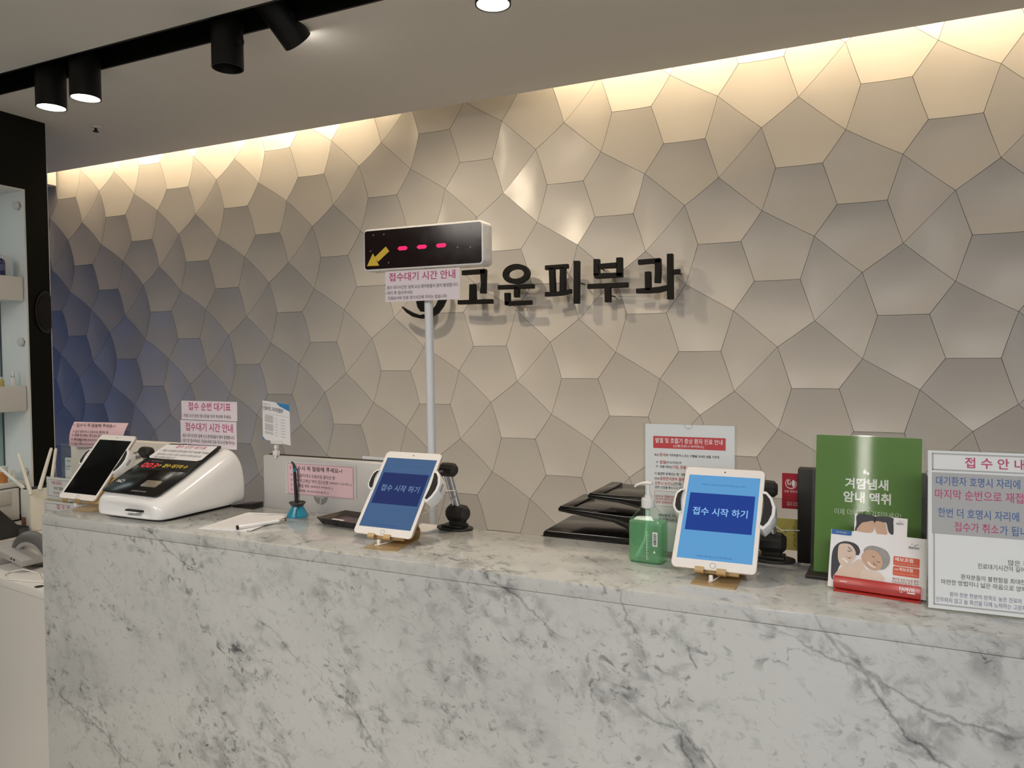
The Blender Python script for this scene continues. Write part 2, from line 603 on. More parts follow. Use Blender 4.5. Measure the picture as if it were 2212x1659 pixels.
# ---- back wall: concave five-sided and kite-shaped panels
def tile_wall():
    s = 3.05 / 14.0926
    cx, cz = 4.0214, -4.686
    e, a, h = .3836, 1.0055, .7287
    T1, T2 = np.array([3.0, 1.3973]), np.array([1.6467, 2.6457])
    cen = np.array([a / 2, h / 2])
    A = np.array([.26, 1.2463])
    E = np.array([1.6325, 1.4613])
    loc = {'Fl': np.array([-e, 0.]), 'Fr': np.array([e, 0.]), 'Sl': np.array([a - e, h]), 'Sr': np.array([a + e, h]), 'A': A, 'E': E,
           'B': 2 * cen - A - T1 + T2, 'G': 2 * cen - E + T2}
    kinds = [
        [('Fl', 0, 0), ('Fr', 0, 0), ('Sl', 0, 0), ('A', 0, 0), ('B', 0, 0)],
        [('Fl', 0, 0), ('Fr', 0, 0), ('B', 1, -1), ('E', 0, -1), ('G', 0, -1)],
        [('Sl', 0, 0), ('Sr', 0, 0), ('A', 1, -1), ('B', 1, -1), ('Fr', 0, 0)],
        [('Sl', 0, 0), ('Sr', 0, 0), ('E', 0, 0), ('G', 0, 0), ('A', 0, 0)],
        [('Sr', 0, 0), ('A', 1, -1), ('G', 1, -1), ('E', 0, 0)],
        [('Fl', 0, 0), ('G', 0, -1), ('E', -1, 0), ('B', 0, 0)]]

    def W2(p):
        return np.array([s * (p[0] - cx), 1.556 - s * (p[1] + cz)])
    Rdish = 0.62
    k = 1 / (2 * Rdish)
    verts, faces, fm = [], [], []
    gap = 0.0007
    for i in range(-14, 10):
        for j in range(-4, 16):
            off = i * T1 + j * T2
            for q, kd in enumerate(kinds):
                P = [W2(loc[t] + (i + di) * T1 + (j + dj) * T2) for t, di, dj in kd]
                c0 = np.mean(P, axis=0)
                if not (-5.15 < c0[0] < 2.5 and 0.35 < c0[1] < 2.9):
                    continue
                # shrink a little so that a fine joint stays open
                Q = [p + (c0 - p) / np.linalg.norm(c0 - p) * gap * 1.25 for p in P]

                zc = -k * np.mean([(p - c0) @ (p - c0) for p in P]) * 0.92

                def Z(a, bb, t, r):
                    ze = -k * ((bb - a) @ (bb - a)) * t * (1 - t)
                    return zc + (ze - zc) * r * r
                n = len(Q)
                nr, ne = 6, 6
                base = len(verts)
                verts.append((c0[0], WY - zc, c0[1]))
                for r in range(1, nr + 1):
                    for si in range(n):
                        for u in range(ne):
                            pe = Q[si] + (Q[(si + 1) % n] - Q[si]) * u / ne
                            p = c0 + (pe - c0) * r / nr
                            verts.append((p[0], WY - Z(P[si], P[(si + 1) % n], u / ne, r / nr), p[1]))
                m = n * ne
                for t_ in range(m):
                    faces.append((base, base + 1 + t_, base + 1 + (t_ + 1) % m))
                    fm.append(0)
                for r in range(nr - 1):
                    o1, o2 = base + 1 + r * m, base + 1 + (r + 1) * m
                    for t_ in range(m):
                        t2 = (t_ + 1) % m
                        faces.append((o1 + t_, o2 + t_, o2 + t2, o1 + t2))
                        fm.append(0)
                # side skirt
                sk = len(verts)
                o2 = base + 1 + (nr - 1) * m
                for t_ in range(m):
                    x, y, z = verts[o2 + t_]
                    verts.append((x, WY + 0.075, z))
                for t_ in range(m):
                    t2 = (t_ + 1) % m
                    faces.append((o2 + t_, sk + t_, sk + t2, o2 + t2))
                    fm.append(1)
    kk = len(verts)
    verts += [(-5.3, WY + 0.07, 0), (2.7, WY + 0.07, 0), (2.7, WY + 0.07, 3), (-5.3, WY + 0.07, 3), (-5.3, WY + 0.15, 0), (2.7, WY + 0.15, 0), (2.7, WY + 0.15, 3), (-5.3, WY + 0.15, 3)]
    for f in ((0, 1, 2, 3), (7, 6, 5, 4), (0, 4, 5, 1), (3, 2, 6, 7), (0, 3, 7, 4), (1, 5, 6, 2)):
        faces.append(tuple(kk + v for v in f))
        fm.append(1)
    me = bpy.data.meshes.new('wall_back')
    me.from_pydata(verts, [], faces)
    bm = bmesh.new()
    bm.from_mesh(me)
    bmesh.ops.recalc_face_normals(bm, faces=list(bm.faces))
    bm.to_mesh(me)
    bm.free()
    me.materials.append(M_WALLTILE)
    me.materials.append(M_CRACK)
    for p, i in zip(me.polygons, fm):
        p.material_index = i
        p.use_smooth = True
    me.set_sharp_from_angle(angle=rad(30))
    o = bpy.data.objects.new('wall_back', me)
    COL.objects.link(o)
    return struct(o)


tile_wall()

# ------------------------------------------------------------------ ceiling lamps
M_LAMP = mat('lit_lamp_glass', (1, 1, 1), 0.5, emit=(1.0, 0.93, 0.82), estr=14.0)
M_LAMPOFF = mat('dark_lamp_glass', (0.02, 0.02, 0.02), 0.2)
M_REFL = mat('lamp_reflector', (0.75, 0.7, 0.6), 0.25, metal=0.6)


def track_lamp(x, r, zb, label, lit, d=(0, 0, -1), L=0.155, power=0.0, ang=70, knuckle=True):
    t = thing('track_spotlight', label, 'lamp', (x, 1.865, CEIL + 0.06), 0, 'black cylinder spotlights in the ceiling slot')
    d = Vector(d).normalized()
    tilted = d.z > -0.999
    q = Vector((0, 0, 1)).rotation_difference(-d).to_matrix().to_4x4()   # local +z is the lamp's back
    if tilted:
        top = Vector((0, 0, 0.0))
    else:
        top = Vector((0, 0, zb + L - (CEIL + 0.06)))
    mt = Matrix.Translation(top) @ q
    th = 0.004
    can = B().lathe([(0, 0.0), (r * 0.94, 0.0), (r, -0.006), (r, -L), (r - th, -L), (r - th, -L + 0.05), (0, -L + 0.052)], seg=48, mtx=mt)
    can.build('can', M_BLACK, t)
    B().lathe([(r - th - 0.0005, -L + 0.002), (r * 0.80, -L + 0.030)], seg=40, mtx=mt).build('reflector', M_REFL if lit else M_BLACK, t)
    zz = -L + (0.006 if lit else 0.028)
    B().lathe([(0, zz), (r * (0.93 if lit else 0.80), zz), (r * (0.93 if lit else 0.80), zz + 0.004), (0, zz + 0.004)], seg=40, mtx=mt).build('lens', M_LAMP if lit else M_LAMPOFF, t)
    # stem up to the track and a side knuckle
    B().lathe([(0, 0.09), (0.012, 0.09), (0.012, -0.004), (0, -0.004)], c=top, seg=20).build('stem', M_BLACK, t)
    if knuckle:
        y = B()
        y.lathe([(0, 0), (0.014, 0), (0.016, 0.003), (0.016, 0.009), (0, 0.010)], seg=24, mtx=mt @ Matrix.Translation((r - 0.002, 0, -0.075)) @ Matrix.Rotation(PI / 2, 4, 'Y'))
        y.build('knuckle', M_BLACK, t)
    if power:
        p = Vector(t.location) + top + d * (L + 0.012)
        spot('track_spot_light', p, d, power, (1.0, 0.82, 0.60), ang, 0.8, r * 0.7)
    return t


track_lamp(-2.775, 0.052, 2.502, 'lit black cylinder spotlight nearest the left display wall', True, power=9, ang=66, knuckle=False)
track_lamp(-2.582, 0.052, 2.508, 'lit black cylinder spotlight second from the left display wall', True, power=9, ang=66, knuckle=False)
track_lamp(-1.885, 0.050, 2.501, 'unlit black cylinder spotlight hanging straight down', False)
track_lamp(-1.715, 0.050, 2.5, 'black cylinder spotlight tilted towards the tiled wall', True, d=(0.15, 0.75, -0.65), power=26, ang=93)
track_lamp(-0.918, 0.049, 2.512, 'lit round spotlight cut off by the top edge of the photo', True, power=29, ang=160, knuckle=False)

sp = thing('sprinkler_head', 'small dark sprinkler head on the white ceiling', 'sprinkler', (-3.245, 2.391, CEIL))
B().lathe([(0, 0.002), (0.022, 0.002), (0.022, -0.004), (0.012, -0.006), (0, -0.006)], seg=24).build('collar', M_WHITEPL, sp)
B().lathe([(0, -0.005), (0.006, -0.005), (0.006, -0.018), (0.013, -0.019), (0.013, -0.022), (0, -0.022)], seg=20).build('nozzle', M_BLACK, sp)

# ------------------------------------------------------------------ clinic name on the wall
M_LETTER = mat('black_sign_letter', (0.005, 0.0045, 0.004), 0.55, spec=0.2, noise=0.1)
LET = {
 'go': [[(-1.621,1.940),(-1.506,1.941),(-1.503,1.920),(-1.622,1.919)],[(-1.530,1.938),(-1.503,1.937),(-1.507,1.833),(-1.531,1.834),(-1.526,1.879)],[(-1.584,1.876),(-1.558,1.877),(-1.555,1.803),(-1.586,1.804)],[(-1.644,1.808),(-1.473,1.807),(-1.473,1.787),(-1.644,1.789)]],
 'un': [[(-1.443,1.866),(-1.275,1.864),(-1.275,1.845),(-1.443,1.847)],[(-1.366,1.854),(-1.344,1.853),(-1.345,1.809),(-1.366,1.810)],[(-1.412,1.831),(-1.389,1.831),(-1.388,1.783),(-1.410,1.777)],[(-1.410,1.794),(-1.286,1.795),(-1.286,1.776),(-1.393,1.774),(-1.407,1.777)]],
 'pi': [[(-1.220,1.939),(-1.118,1.940),(-1.118,1.922),(-1.220,1.920)],[(-1.203,1.928),(-1.179,1.928),(-1.175,1.827),(-1.199,1.828)],[(-1.152,1.928),(-1.129,1.928),(-1.130,1.825),(-1.155,1.826)],[(-1.221,1.827),(-1.155,1.827),(-1.130,1.830),(-1.104,1.835),(-1.104,1.817),(-1.137,1.810),(-1.180,1.808),(-1.221,1.808)],[(-1.091,1.951),(-1.067,1.950),(-1.069,1.773),(-1.092,1.773)]],
 'bu': [[(-1.004,1.953),(-0.980,1.952),(-0.980,1.886),(-1.004,1.884)],[(-0.907,1.953),(-0.883,1.953),(-0.882,1.875),(-0.907,1.877)],[(-0.985,1.932),(-0.902,1.934),(-0.902,1.911),(-0.985,1.913)],[(-1.003,1.894),(-0.902,1.892),(-0.882,1.892),(-0.882,1.873),(-0.994,1.872),(-1.001,1.876)],[(-1.031,1.852),(-0.860,1.851),(-0.860,1.831),(-1.031,1.832)],[(-0.957,1.834),(-0.933,1.834),(-0.932,1.773),(-0.956,1.774)]],
 'gwa': [[(-0.817,1.939),(-0.727,1.941),(-0.724,1.922),(-0.816,1.919)],[(-0.748,1.937),(-0.725,1.938),(-0.724,1.881),(-0.727,1.842),(-0.750,1.843),(-0.748,1.877)],[(-0.789,1.890),(-0.766,1.890),(-0.764,1.814),(-0.788,1.816)],[(-0.825,1.824),(-0.766,1.825),(-0.732,1.827),(-0.698,1.833),(-0.696,1.812),(-0.732,1.804),(-0.777,1.803),(-0.824,1.805)],[(-0.700,1.955),(-0.677,1.955),(-0.675,1.775),(-0.699,1.776)],[(-0.680,1.892),(-0.649,1.893),(-0.649,1.873),(-0.680,1.873)]]}
SY = {'go': '고', 'un': '운', 'pi': '피', 'bu': '부', 'gwa': '과'}
LETY0, LETY1 = 2.955, 2.979


def ring_prism(b, cx, cz, rx, rz, t, y0, y1, n=40):
    tm = bmesh.new()
    R = []
    for k in range(n):
        a = 2 * PI * k / n
        R.append([tm.verts.new((cx + (rx - d) * math.cos(a), y, cz + (rz - d) * math.sin(a))) for d, y in ((0, y0), (t, y0), (t, y1), (0, y1))])
    for k in range(n):
        p, q = R[k], R[(k + 1) % n]
        for m_ in range(4):
            tm.faces.new((p[m_], q[m_], q[(m_ + 1) % 4], p[(m_ + 1) % 4]))
    bmesh.ops.recalc_face_normals(tm, faces=list(tm.faces))
    b._add(tm)


WHERE = {'go': 'right beside the hanging notice', 'un': 'with an oval ring on top', 'pi': 'with two legs and a tall bar',
         'bu': 'with a box shape above a T', 'gwa': 'with a short dash at its right'}
for key, strokes in LET.items():
    xs = [p[0] for st in strokes for p in st]
    zs = [p[1] for st in strokes for p in st]
    t = thing('sign_letter', 'raised black letter %s on the tiled wall, %s' % (SY[key], WHERE[key]), 'letter', ((min(xs) + max(xs)) / 2, LETY1, min(zs)), 0, 'raised black letters of the clinic name')
    ox, oy, oz = t.location
    b = B()
    for st in strokes:
        b.prism([(p[0] - ox, p[1] - oz) for p in st], LETY0 - oy, LETY1 - oy + random.uniform(-0.0004, 0.0004), 'y', 0.0012, 1)
    if key == 'un':
        ring_prism(b, -1.3566 - ox, 1.9105 - oz, 0.0625, 0.043, 0.0225, LETY0 - oy, LETY1 - oy)
    b.build('face', M_LETTER, t)
    for st in (strokes[0], strokes[-1]):
        pn = B()
        px_, pz_ = sum(p[0] for p in st) / len(st), sum(p[1] for p in st) / len(st)
        pn.tube([(px_ - ox, LETY1 - oy - 0.002, pz_ - oz), (px_ - ox, WY + 0.06 - oy, pz_ - oz)], 0.003, 8)
        pn.build('mounting_pin', M_BLACK, t)

EMB = [[(-1.944,1.790),(-1.915,1.761),(-1.881,1.741),(-1.838,1.731),(-1.796,1.734),(-1.753,1.753),(-1.726,1.784),(-1.711,1.812),(-1.708,1.85),(-1.722,1.885),(-1.738,1.91),(-1.735,1.85),(-1.744,1.814),(-1.757,1.789),(-1.778,1.768),(-1.812,1.752),(-1.847,1.747),(-1.889,1.761),(-1.920,1.776)],[(-1.861,1.807),(-1.845,1.84),(-1.82,1.85),(-1.800,1.835),(-1.795,1.805),(-1.819,1.762),(-1.838,1.763),(-1.855,1.785)]]
em = thing('wall_emblem', 'raised black crescent emblem on the tiled wall, mostly behind the hanging notice', 'emblem', (-1.83, LETY1, 1.731))
for nm, st in zip(('crescent', 'face_shape'), EMB):
    B().prism([(p[0] + 1.83, p[1] - 1.731) for p in st], LETY0 - LETY1, 0, 'y').build(nm, M_LETTER, em)
B().tube([(0.0, -0.002, 0.008), (0.0, 0.13, 0.008)], 0.003, 8).build('mounting_pin', M_BLACK, em)

# ------------------------------------------------------------------ reception counter
CT = 1.10
XL, XR = -2.185, 1.6
ctr = thing('reception_counter', 'long reception counter clad in grey-veined white marble', 'counter', (XL, 1.40, 0))


def cbox(x0, y0, z0, x1, y1, z1, bev):
    return B().box(x0 - XL, y0 - 1.40, z0, x1 - XL, y1 - 1.40, z1, bev)


cbox(XL, 1.401, CT - 0.030, XR, 1.742, CT, 0.004).build('countertop', M_MARBLE, ctr)
cbox(XL, 1.402, 0.0, XR, 1.430, CT - 0.0301, 0.0004).build('front_panel', M_MARBLE, ctr)
cbox(XL + 0.001, 1.4305, 0.0, XL + 0.030, 1.735, CT - 0.0305, 0.001).build('side_panel', M_MARBLE, ctr)

# staff desk behind the counter (carries the monitors)
M_DESK = mat('cream_laminate', (0.70, 0.66, 0.58), 0.35, noise=0.02)
sd = thing('staff_desk', 'cream staff desk hidden behind the marble counter', 'desk', (-0.4, 1.75, 0))
B().box(-1.75, 0.0, 0.72, 1.9, 0.62, 0.75, 0.002).build('desktop', M_DESK, sd)
B().box(-1.75, 0.56, 0.0, 1.9, 0.585, 0.72).build('modesty_panel', M_DESK, sd)
for x in (-1.72, 1.86):
    B().box(x, 0.02, 0, x + 0.03, 0.56, 0.72).build('leg', M_DESK, sd)

# white side desk left of the counter
M_SIDEDESK = mat('white_laminate', (0.72, 0.70, 0.655), 0.35, noise=0.015)
wd = thing('side_desk', 'white side desk between the marble counter and the black wall', 'desk', (-2.79, 1.5, 0))
dx = -2.79
B().prism([(-3.39 - dx, 0.10), (-2.195 - dx, -0.045), (-2.195 - dx, 0.85), (-3.39 - dx, 0.85)], 0.812, 0.84, 'z', 0.002).build('desktop', M_SIDEDESK, wd)
B().prism([(-3.39 - dx, 0.105), (-2.195 - dx, -0.040), (-2.195 - dx, -0.015), (-3.39 - dx, 0.13)], 0.0, 0.8115, 'z').build('front_panel', M_SIDEDESK, wd)
B().lathe([(0, 0.0002), (0.011, 0.0002), (0.013, 0.0012), (0, 0.0018)], c=(-2.342 - dx, -0.012, 0.84), seg=24).build('cable_hole', M_BLACK, wd, label='black cable hole')

# ------------------------------------------------------------------ tablets on gold stands with clamp holders
def screen_mat(name, col, s):
    return mat(name, (0.01, 0.01, 0.01), 0.12, emit=col, estr=s)


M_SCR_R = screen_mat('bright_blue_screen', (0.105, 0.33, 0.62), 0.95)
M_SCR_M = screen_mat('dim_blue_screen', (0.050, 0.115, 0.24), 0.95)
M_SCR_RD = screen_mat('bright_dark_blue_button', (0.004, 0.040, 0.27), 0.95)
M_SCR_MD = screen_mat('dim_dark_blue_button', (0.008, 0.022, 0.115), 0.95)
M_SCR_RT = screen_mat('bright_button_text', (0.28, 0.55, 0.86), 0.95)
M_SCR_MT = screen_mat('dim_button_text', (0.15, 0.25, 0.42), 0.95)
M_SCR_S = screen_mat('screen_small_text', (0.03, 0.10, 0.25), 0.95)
M_SCR_OFF = mat('dark_glass_screen', (0.006, 0.006, 0.006), 0.06)
M_TABLET = mat('white_tablet_glass', (0.84, 0.81, 0.78), 0.12, noise=0.01)
M_TABEDGE = mat('champagne_aluminium', (0.62, 0.54, 0.46), 0.35, metal=0.6)

TILT = 40.0
ct_, st_ = math.cos(rad(TILT)), math.sin(rad(TILT))


def tablet(o, label, scr):
    t = leaning('tablet', label, 'tablet', o, 0, TILT, 'tablets on gold stands')
    w, h = 0.1695, 0.240
    B().rrect(-w / 2, 0, w / 2, h, 0.012, -0.0065, -0.0008, 8, 0.0008).build('body', M_TABEDGE, t)
    B().rrect(-w / 2 + 0.0012, 0.0012, w / 2 - 0.0012, h - 0.0012, 0.011, -0.0008, 0.0, 8).build('bezel', M_TABLET, t)
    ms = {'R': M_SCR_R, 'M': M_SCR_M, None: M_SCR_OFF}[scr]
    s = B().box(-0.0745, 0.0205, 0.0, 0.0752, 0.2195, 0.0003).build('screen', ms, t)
    hb = B()
    ring = [(0.0062, 0.0), (0.0062, 0.0005), (0.0050, 0.0005), (0.0050, 0.0)]
    hb.lathe(ring + [ring[0]], c=(0, 0.0098, 0), seg=28)
    hb.build('home_button', M_INKGREY, t)
    B().lathe([(0, 0.0005), (0.0016, 0.0005), (0.0016, 0), (0, 0)], c=(0.001, 0.2298, 0), seg=14).build('camera_lens', M_INKBLACK, t)
    if scr:
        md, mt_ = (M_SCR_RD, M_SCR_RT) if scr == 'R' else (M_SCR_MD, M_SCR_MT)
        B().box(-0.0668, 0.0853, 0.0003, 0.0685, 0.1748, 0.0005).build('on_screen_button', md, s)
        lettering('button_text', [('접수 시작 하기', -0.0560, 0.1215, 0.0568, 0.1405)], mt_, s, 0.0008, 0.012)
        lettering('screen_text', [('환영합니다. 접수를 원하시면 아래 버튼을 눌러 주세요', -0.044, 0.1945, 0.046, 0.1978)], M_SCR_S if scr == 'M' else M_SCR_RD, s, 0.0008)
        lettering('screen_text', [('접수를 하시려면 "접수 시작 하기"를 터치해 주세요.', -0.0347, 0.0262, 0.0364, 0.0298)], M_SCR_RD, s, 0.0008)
    return t


def gold_stand(o, label, dx=0.0, yawd=0.0, hw=0.043):
    t = thing('tablet_stand', label, 'stand', (o[0] + dx, o[1], CT), rad(yawd), 'gold tablet stands')
    z0 = o[2] - CT

    def P(a, b):           # a up along the tablet, b behind its front plane -> (y,z)
        return (a * st_ + b * ct_, z0 + a * ct_ - b * st_)
    base = [(-0.034, 0.0018), (0.060, 0.0018)]
    fold = []
    cy, r = 0.070, 0.017
    for k in range(0, 9):
        a = rad(-90 + 150 * k / 8)
        fold.append((cy + r * math.cos(a), 0.0018 + r + r * math.sin(a)))
    neck = [P(0.085, 0.0135)]
    B().strip(base + fold + neck, 0.0032, -hw, hw).build('base', M_GOLD, t)
    B().strip([P(0.092, 0.0110), P(0.05, 0.0095), P(0.0, 0.0090), P(-0.004, 0.0085)], 0.0030, -hw, hw).build('back_rest', M_GOLD, t)
    for x0, x1 in ((-0.0345 - dx, -0.0165 - dx), (0.0090 - dx, 0.0275 - dx)):
        B().strip([P(-0.003, 0.0095), P(-0.0065, 0.006), P(-0.0065, 0.000), P(-0.005, -0.0022), P(0.0035, -0.0030)], 0.003, x0, x1).build('lip', M_GOLD, t)
    return t


M_PAD = mat('black_foam_pad', (0.010, 0.010, 0.010), 0.7)


def clamp_holder(o, base, label, knob_top, knob_bot, arm_r=0.009, arm_m=None, tube_r=0.0085):
    """pole holder with two white padded claws round the tablet"""
    t = thing('tablet_clamp', label, 'clamp', (base[0], base[1], CT), 0, 'white clamp holders gripping the tablets')
    Bx, By = base
    kt, kb = Vector(knob_top) - Vector((Bx, By, CT)), Vector(knob_bot) - Vector((Bx, By, CT))
    ft = B()
    ft.prism([(0.052 * math.cos(2 * PI * k / 28), 0.034 * math.sin(2 * PI * k / 28)) for k in range(28)], 0, 0.006, 'z', 0.0015)
    ft.box(-0.030, -0.022, 0.006, 0.030, 0.022, 0.013, 0.002)
    ft.box(kb.x - 0.020, kb.y - 0.014, 0.012, kb.x + 0.020, kb.y + 0.014, kb.z, 0.003)
    ft.build('base', M_BLACKPL, t)

    def knob(c, r, w):
        q = B()
        prof = [(0, -w), (r * 0.6, -w), (r * 0.95, -w * 0.72), (r, -w * 0.25), (r, w * 0.25), (r * 0.95, w * 0.72), (r * 0.6, w), (0, w)]
        q.lathe(prof, c=c, seg=10, mtx=Matrix.Rotation(PI / 2, 4, 'Y'))
        return q.build('joint', M_BLACKPL, t, ang=25)
    knob(kb, 0.024, 0.030)
    knob(kt, 0.019, 0.024)
    B().tube([kb + Vector((0.004, 0, 0.008)), kt - Vector((-0.002, 0, 0.01))], tube_r, 18).build('tube', M_STEEL, t)
    B().tube([kb + Vector((-0.008, -0.004, 0.008)), kt - Vector((0.008, 0.004, 0.01))], 0.0028, 10).build('tension_rod', M_STEEL, t)
    # arm from the top joint to a cross bar behind the tablet
    O = Vector(o) - Vector((Bx, By, CT))

    def T(x, y, z):
        return O + Vector((x, y * st_ - z * ct_, y * ct_ + z * st_))
    B().tube([kt, T(0.01, 0.150, -0.030)], arm_r, 16).build('arm', arm_m or M_BLACKPL, t)
    B().tube([T(-0.095, 0.150, -0.020), T(0.095, 0.150, -0.020)], 0.010, 12, flat=0.6).build('cross_bar', M_WHITEPL, t)

    def claw(side):
        s = side
        if s > 0:
            inner = [(0.0815, 0.188), (0.0845, 0.172), (0.0865, 0.150), (0.0860, 0.132), (0.0835, 0.116), (0.0815, 0.102)]
            outer = [(0.0900, 0.098), (0.102, 0.112), (0.110, 0.132), (0.1105, 0.152), (0.102, 0.174), (0.0905, 0.187)]
        else:
            inner = [(-0.0790, 0.182), (-0.0835, 0.170), (-0.0848, 0.155), (-0.0815, 0.140), (-0.0790, 0.128), (-0.0785, 0.122)]
            outer = [(-0.0850, 0.1205), (-0.0930, 0.126), (-0.0985, 0.136), (-0.0990, 0.155), (-0.0965, 0.171), (-0.0880, 0.180)]
        poly = inner + outer
        tm = bmesh.new()
        F_ = [tm.verts.new(T(p[0], p[1], 0.004)) for p in poly]
        K_ = [tm.verts.new(T(p[0] + 0.002 * s, p[1], -0.028)) for p in poly]
        n = len(poly)
        tm.faces.new(F_)
        tm.faces.new(K_[::-1])
        for i in range(n):
            tm.faces.new((F_[i], K_[i], K_[(i + 1) % n], F_[(i + 1) % n]))
        bmesh.ops.recalc_face_normals(tm, faces=list(tm.faces))
        bmesh.ops.bevel(tm, geom=list(tm.edges), offset=0.0012, segments=2, profile=0.5, affect='EDGES')
        q = B()
        q._add(tm)
        cl = q.build('claw', M_WHITEGLOSS, t, ang=50)
        # black foam pad showing inside the white rim
        cxm = sum(p[0] for p in poly) / n
        cym = sum(p[1] for p in poly) / n
        pp = [(cxm + (p[0] - cxm) * 0.72 - 0.0012 * s, cym + (p[1] - cym) * 0.84) for p in poly]
        pm = B()
        pm.poly([T(p[0], p[1], 0.0048) for p in pp])
        pm.build('foam_pad', M_PAD, cl, label='black foam pad')
        if s > 0:
            sl = B()
            sl.poly([T(0.1085 + 0.0032, yy, zz) for yy, zz in ((0.136, -0.004), (0.158, -0.004), (0.158, -0.013), (0.136, -0.013))])
            sl.build('grip_slot', M_INKGREY, cl)
    claw(1)
    claw(-1)
    return t


oR = (-.2674, 1.5195, 1.1236)
oM = (-1.0478, 1.4939, 1.1246)
oL = (-2.1900, 1.5120, 1.1236)
tablet(oR, 'tablet with a bright blue screen beside the green sanitizer bottle', 'R')
gold_stand(oR, 'gold stand under the bright blue tablet near the sanitizer', 0.008, -3)
clamp_holder(oR, (-0.178, 1.735), 'white and black clamp holding the bright blue tablet', (-0.187, 1.715, 1.262), (-0.176, 1.732, 1.141))
tablet(oM, 'tablet with a dim blue screen in front of the white pole', 'M')
gold_stand(oM, 'gold stand under the dim blue tablet in front of the pole', 0.018, 4)
clamp_holder(oM, (-0.972, 1.722), 'white and black clamp holding the dim blue tablet', (-0.981, 1.705, 1.259), (-0.962, 1.720, 1.143))
tablet(oL, 'tablet with a black screen at the left end of the counter', None)
gold_stand(oL, 'gold stand under the black-screened tablet at the counter end', 0.075, 8, 0.040)
clamp_holder(oL, (-2.090, 1.700), 'white and black clamp holding the black-screened tablet', (-2.072, 1.672, 1.256), (-2.085, 1.698, 1.143), arm_r=0.0125, arm_m=M_STEEL)


def charging_cable(o, label, dx):
    t = thing('charging_cable', label, 'cable', (o[0] + dx, o[1] - 0.004, CT), 0, 'white charging cables')
    z = o[2] - CT
    B().box(-0.004, -0.0035 - 0.004, z - 0.024, 0.004, 0.0020 - 0.004, z - 0.0075, 0.0015).build('plug', M_WHITEGLOSS, t)
    B().tube([(0, -0.006, z - 0.022), (0, -0.010, z - 0.016 - 0.011), (-0.002, -0.016, 0.0075), (0.002, -0.014, 0.0055), (0.006, 0.0, 0.0058), (0.010, 0.02, 0.0058), (0.012, 0.045, 0.0060)], 0.0015, 10).build('wire', M_WHITEGLOSS, t)


charging_cable(oR, 'white charging cable plugged into the bright blue tablet', -0.001)
charging_cable(oM, 'white charging cable plugged into the dim blue tablet', -0.001)
charging_cable(oL, 'white charging cable plugged into the black-screened tablet', 0.012)
tag(B().tube([(-0.945, 1.60, 1.222), (-0.935, 1.66, 1.215), (-0.955, 1.70, 1.19), (-0.972, 1.708, 1.178), (-0.98, 1.69, 1.168), (-1.01, 1.63, 1.155), (-1.03, 1.60, 1.150)], 0.0013, 8).build('security_cable', M_WHITEGLOSS),
    'thin white cable looping from the dim blue tablet clamp round its tube', 'cable')
tag(B().tube([(-0.165, 1.63, 1.205), (-0.150, 1.66, 1.185), (-0.135, 1.70, 1.178), (-0.120, 1.74, 1.17)], 0.0013, 8).build('security_cable', M_WHITEGLOSS),
    'thin white cable running from the bright blue tablet clamp to the yellow note', 'cable')

# ------------------------------------------------------------------ ticket dispenser
td = thing('ticket_dispenser', 'white queue ticket machine with a sloping black front panel', 'machine', (-1.89, 1.60, CT))
cx_, cy_ = -1.89, 1.60


def td_body():
    # cross sections from front to back: (y, half width left, half width right, z bottom, z top)
    secs = []
    prof = [(1.452, 1.118, 1.140), (1.445, 1.112, 1.150), (1.450, 1.106, 1.160), (1.470, 1.103, 1.168), (1.53, 1.103, 1.197), (1.60, 1.103, 1.231), (1.66, 1.103, 1.260), (1.705, 1.103, 1.281), (1.725, 1.103, 1.279), (1.742, 1.104, 1.262), (1.750, 1.108, 1.225), (1.748, 1.115, 1.14)]
    wid = [(-1.955, -1.80), (-1.985, -1.775), (-2.005, -1.758), (-2.018, -1.745), (-2.024, -1.738), (-2.026, -1.735), (-2.026, -1.733), (-2.024, -1.732), (-2.022, -1.732), (-2.020, -1.733), (-2.016, -1.735), (-2.010, -1.74)]
    t = bmesh.new()
    rings = []
    for (y, zb, zt), (xl, xr) in zip(prof, wid):
        H = zt - zb
        q = min(0.045, H * 0.45)
        sh = min(0.05, H * 0.5)
        pts = [(xl + q * 0.5, zb), (xr - q * 0.5, zb), (xr - q * 0.12, zb + q * 0.12), (xr, zb + q * 0.6), (xr, zt - sh), (xr - 0.006, zt - sh * 0.55), (xr - 0.022, zt - sh * 0.18), (xr - 0.046, zt), (xl + 0.024, zt), (xl + 0.012, zt - sh * 0.12), (xl + 0.004, zt - sh * 0.4), (xl, zt - sh), (xl, zb + q * 0.6), (xl + q * 0.12, zb + q * 0.12)]
        rings.append([t.verts.new((p[0] - cx_, y - cy_, p[1] - CT)) for p in pts])
    for a, b in zip(rings[:-1], rings[1:]):
        n = len(a)
        for k in range(n):
            t.faces.new((a[k], a[(k + 1) % n], b[(k + 1) % n], b[k]))
    t.faces.new(rings[0][::-1])
    t.faces.new(rings[-1])
    bmesh.ops.recalc_face_normals(t, faces=list(t.faces))
    return t


b = B()
b._add(td_body())
body = b.build('body', M_WHITEGLOSS, td, ang=60)
sub = body.modifiers.new('smooth', 'SUBSURF')
sub.levels = sub.render_levels = 2
B().box(-1.99 - cx_, 1.49 - cy_, 0.0, -1.76 - cx_, 1.72 - cy_, 0.006).build('foot', M_BLACK, td)
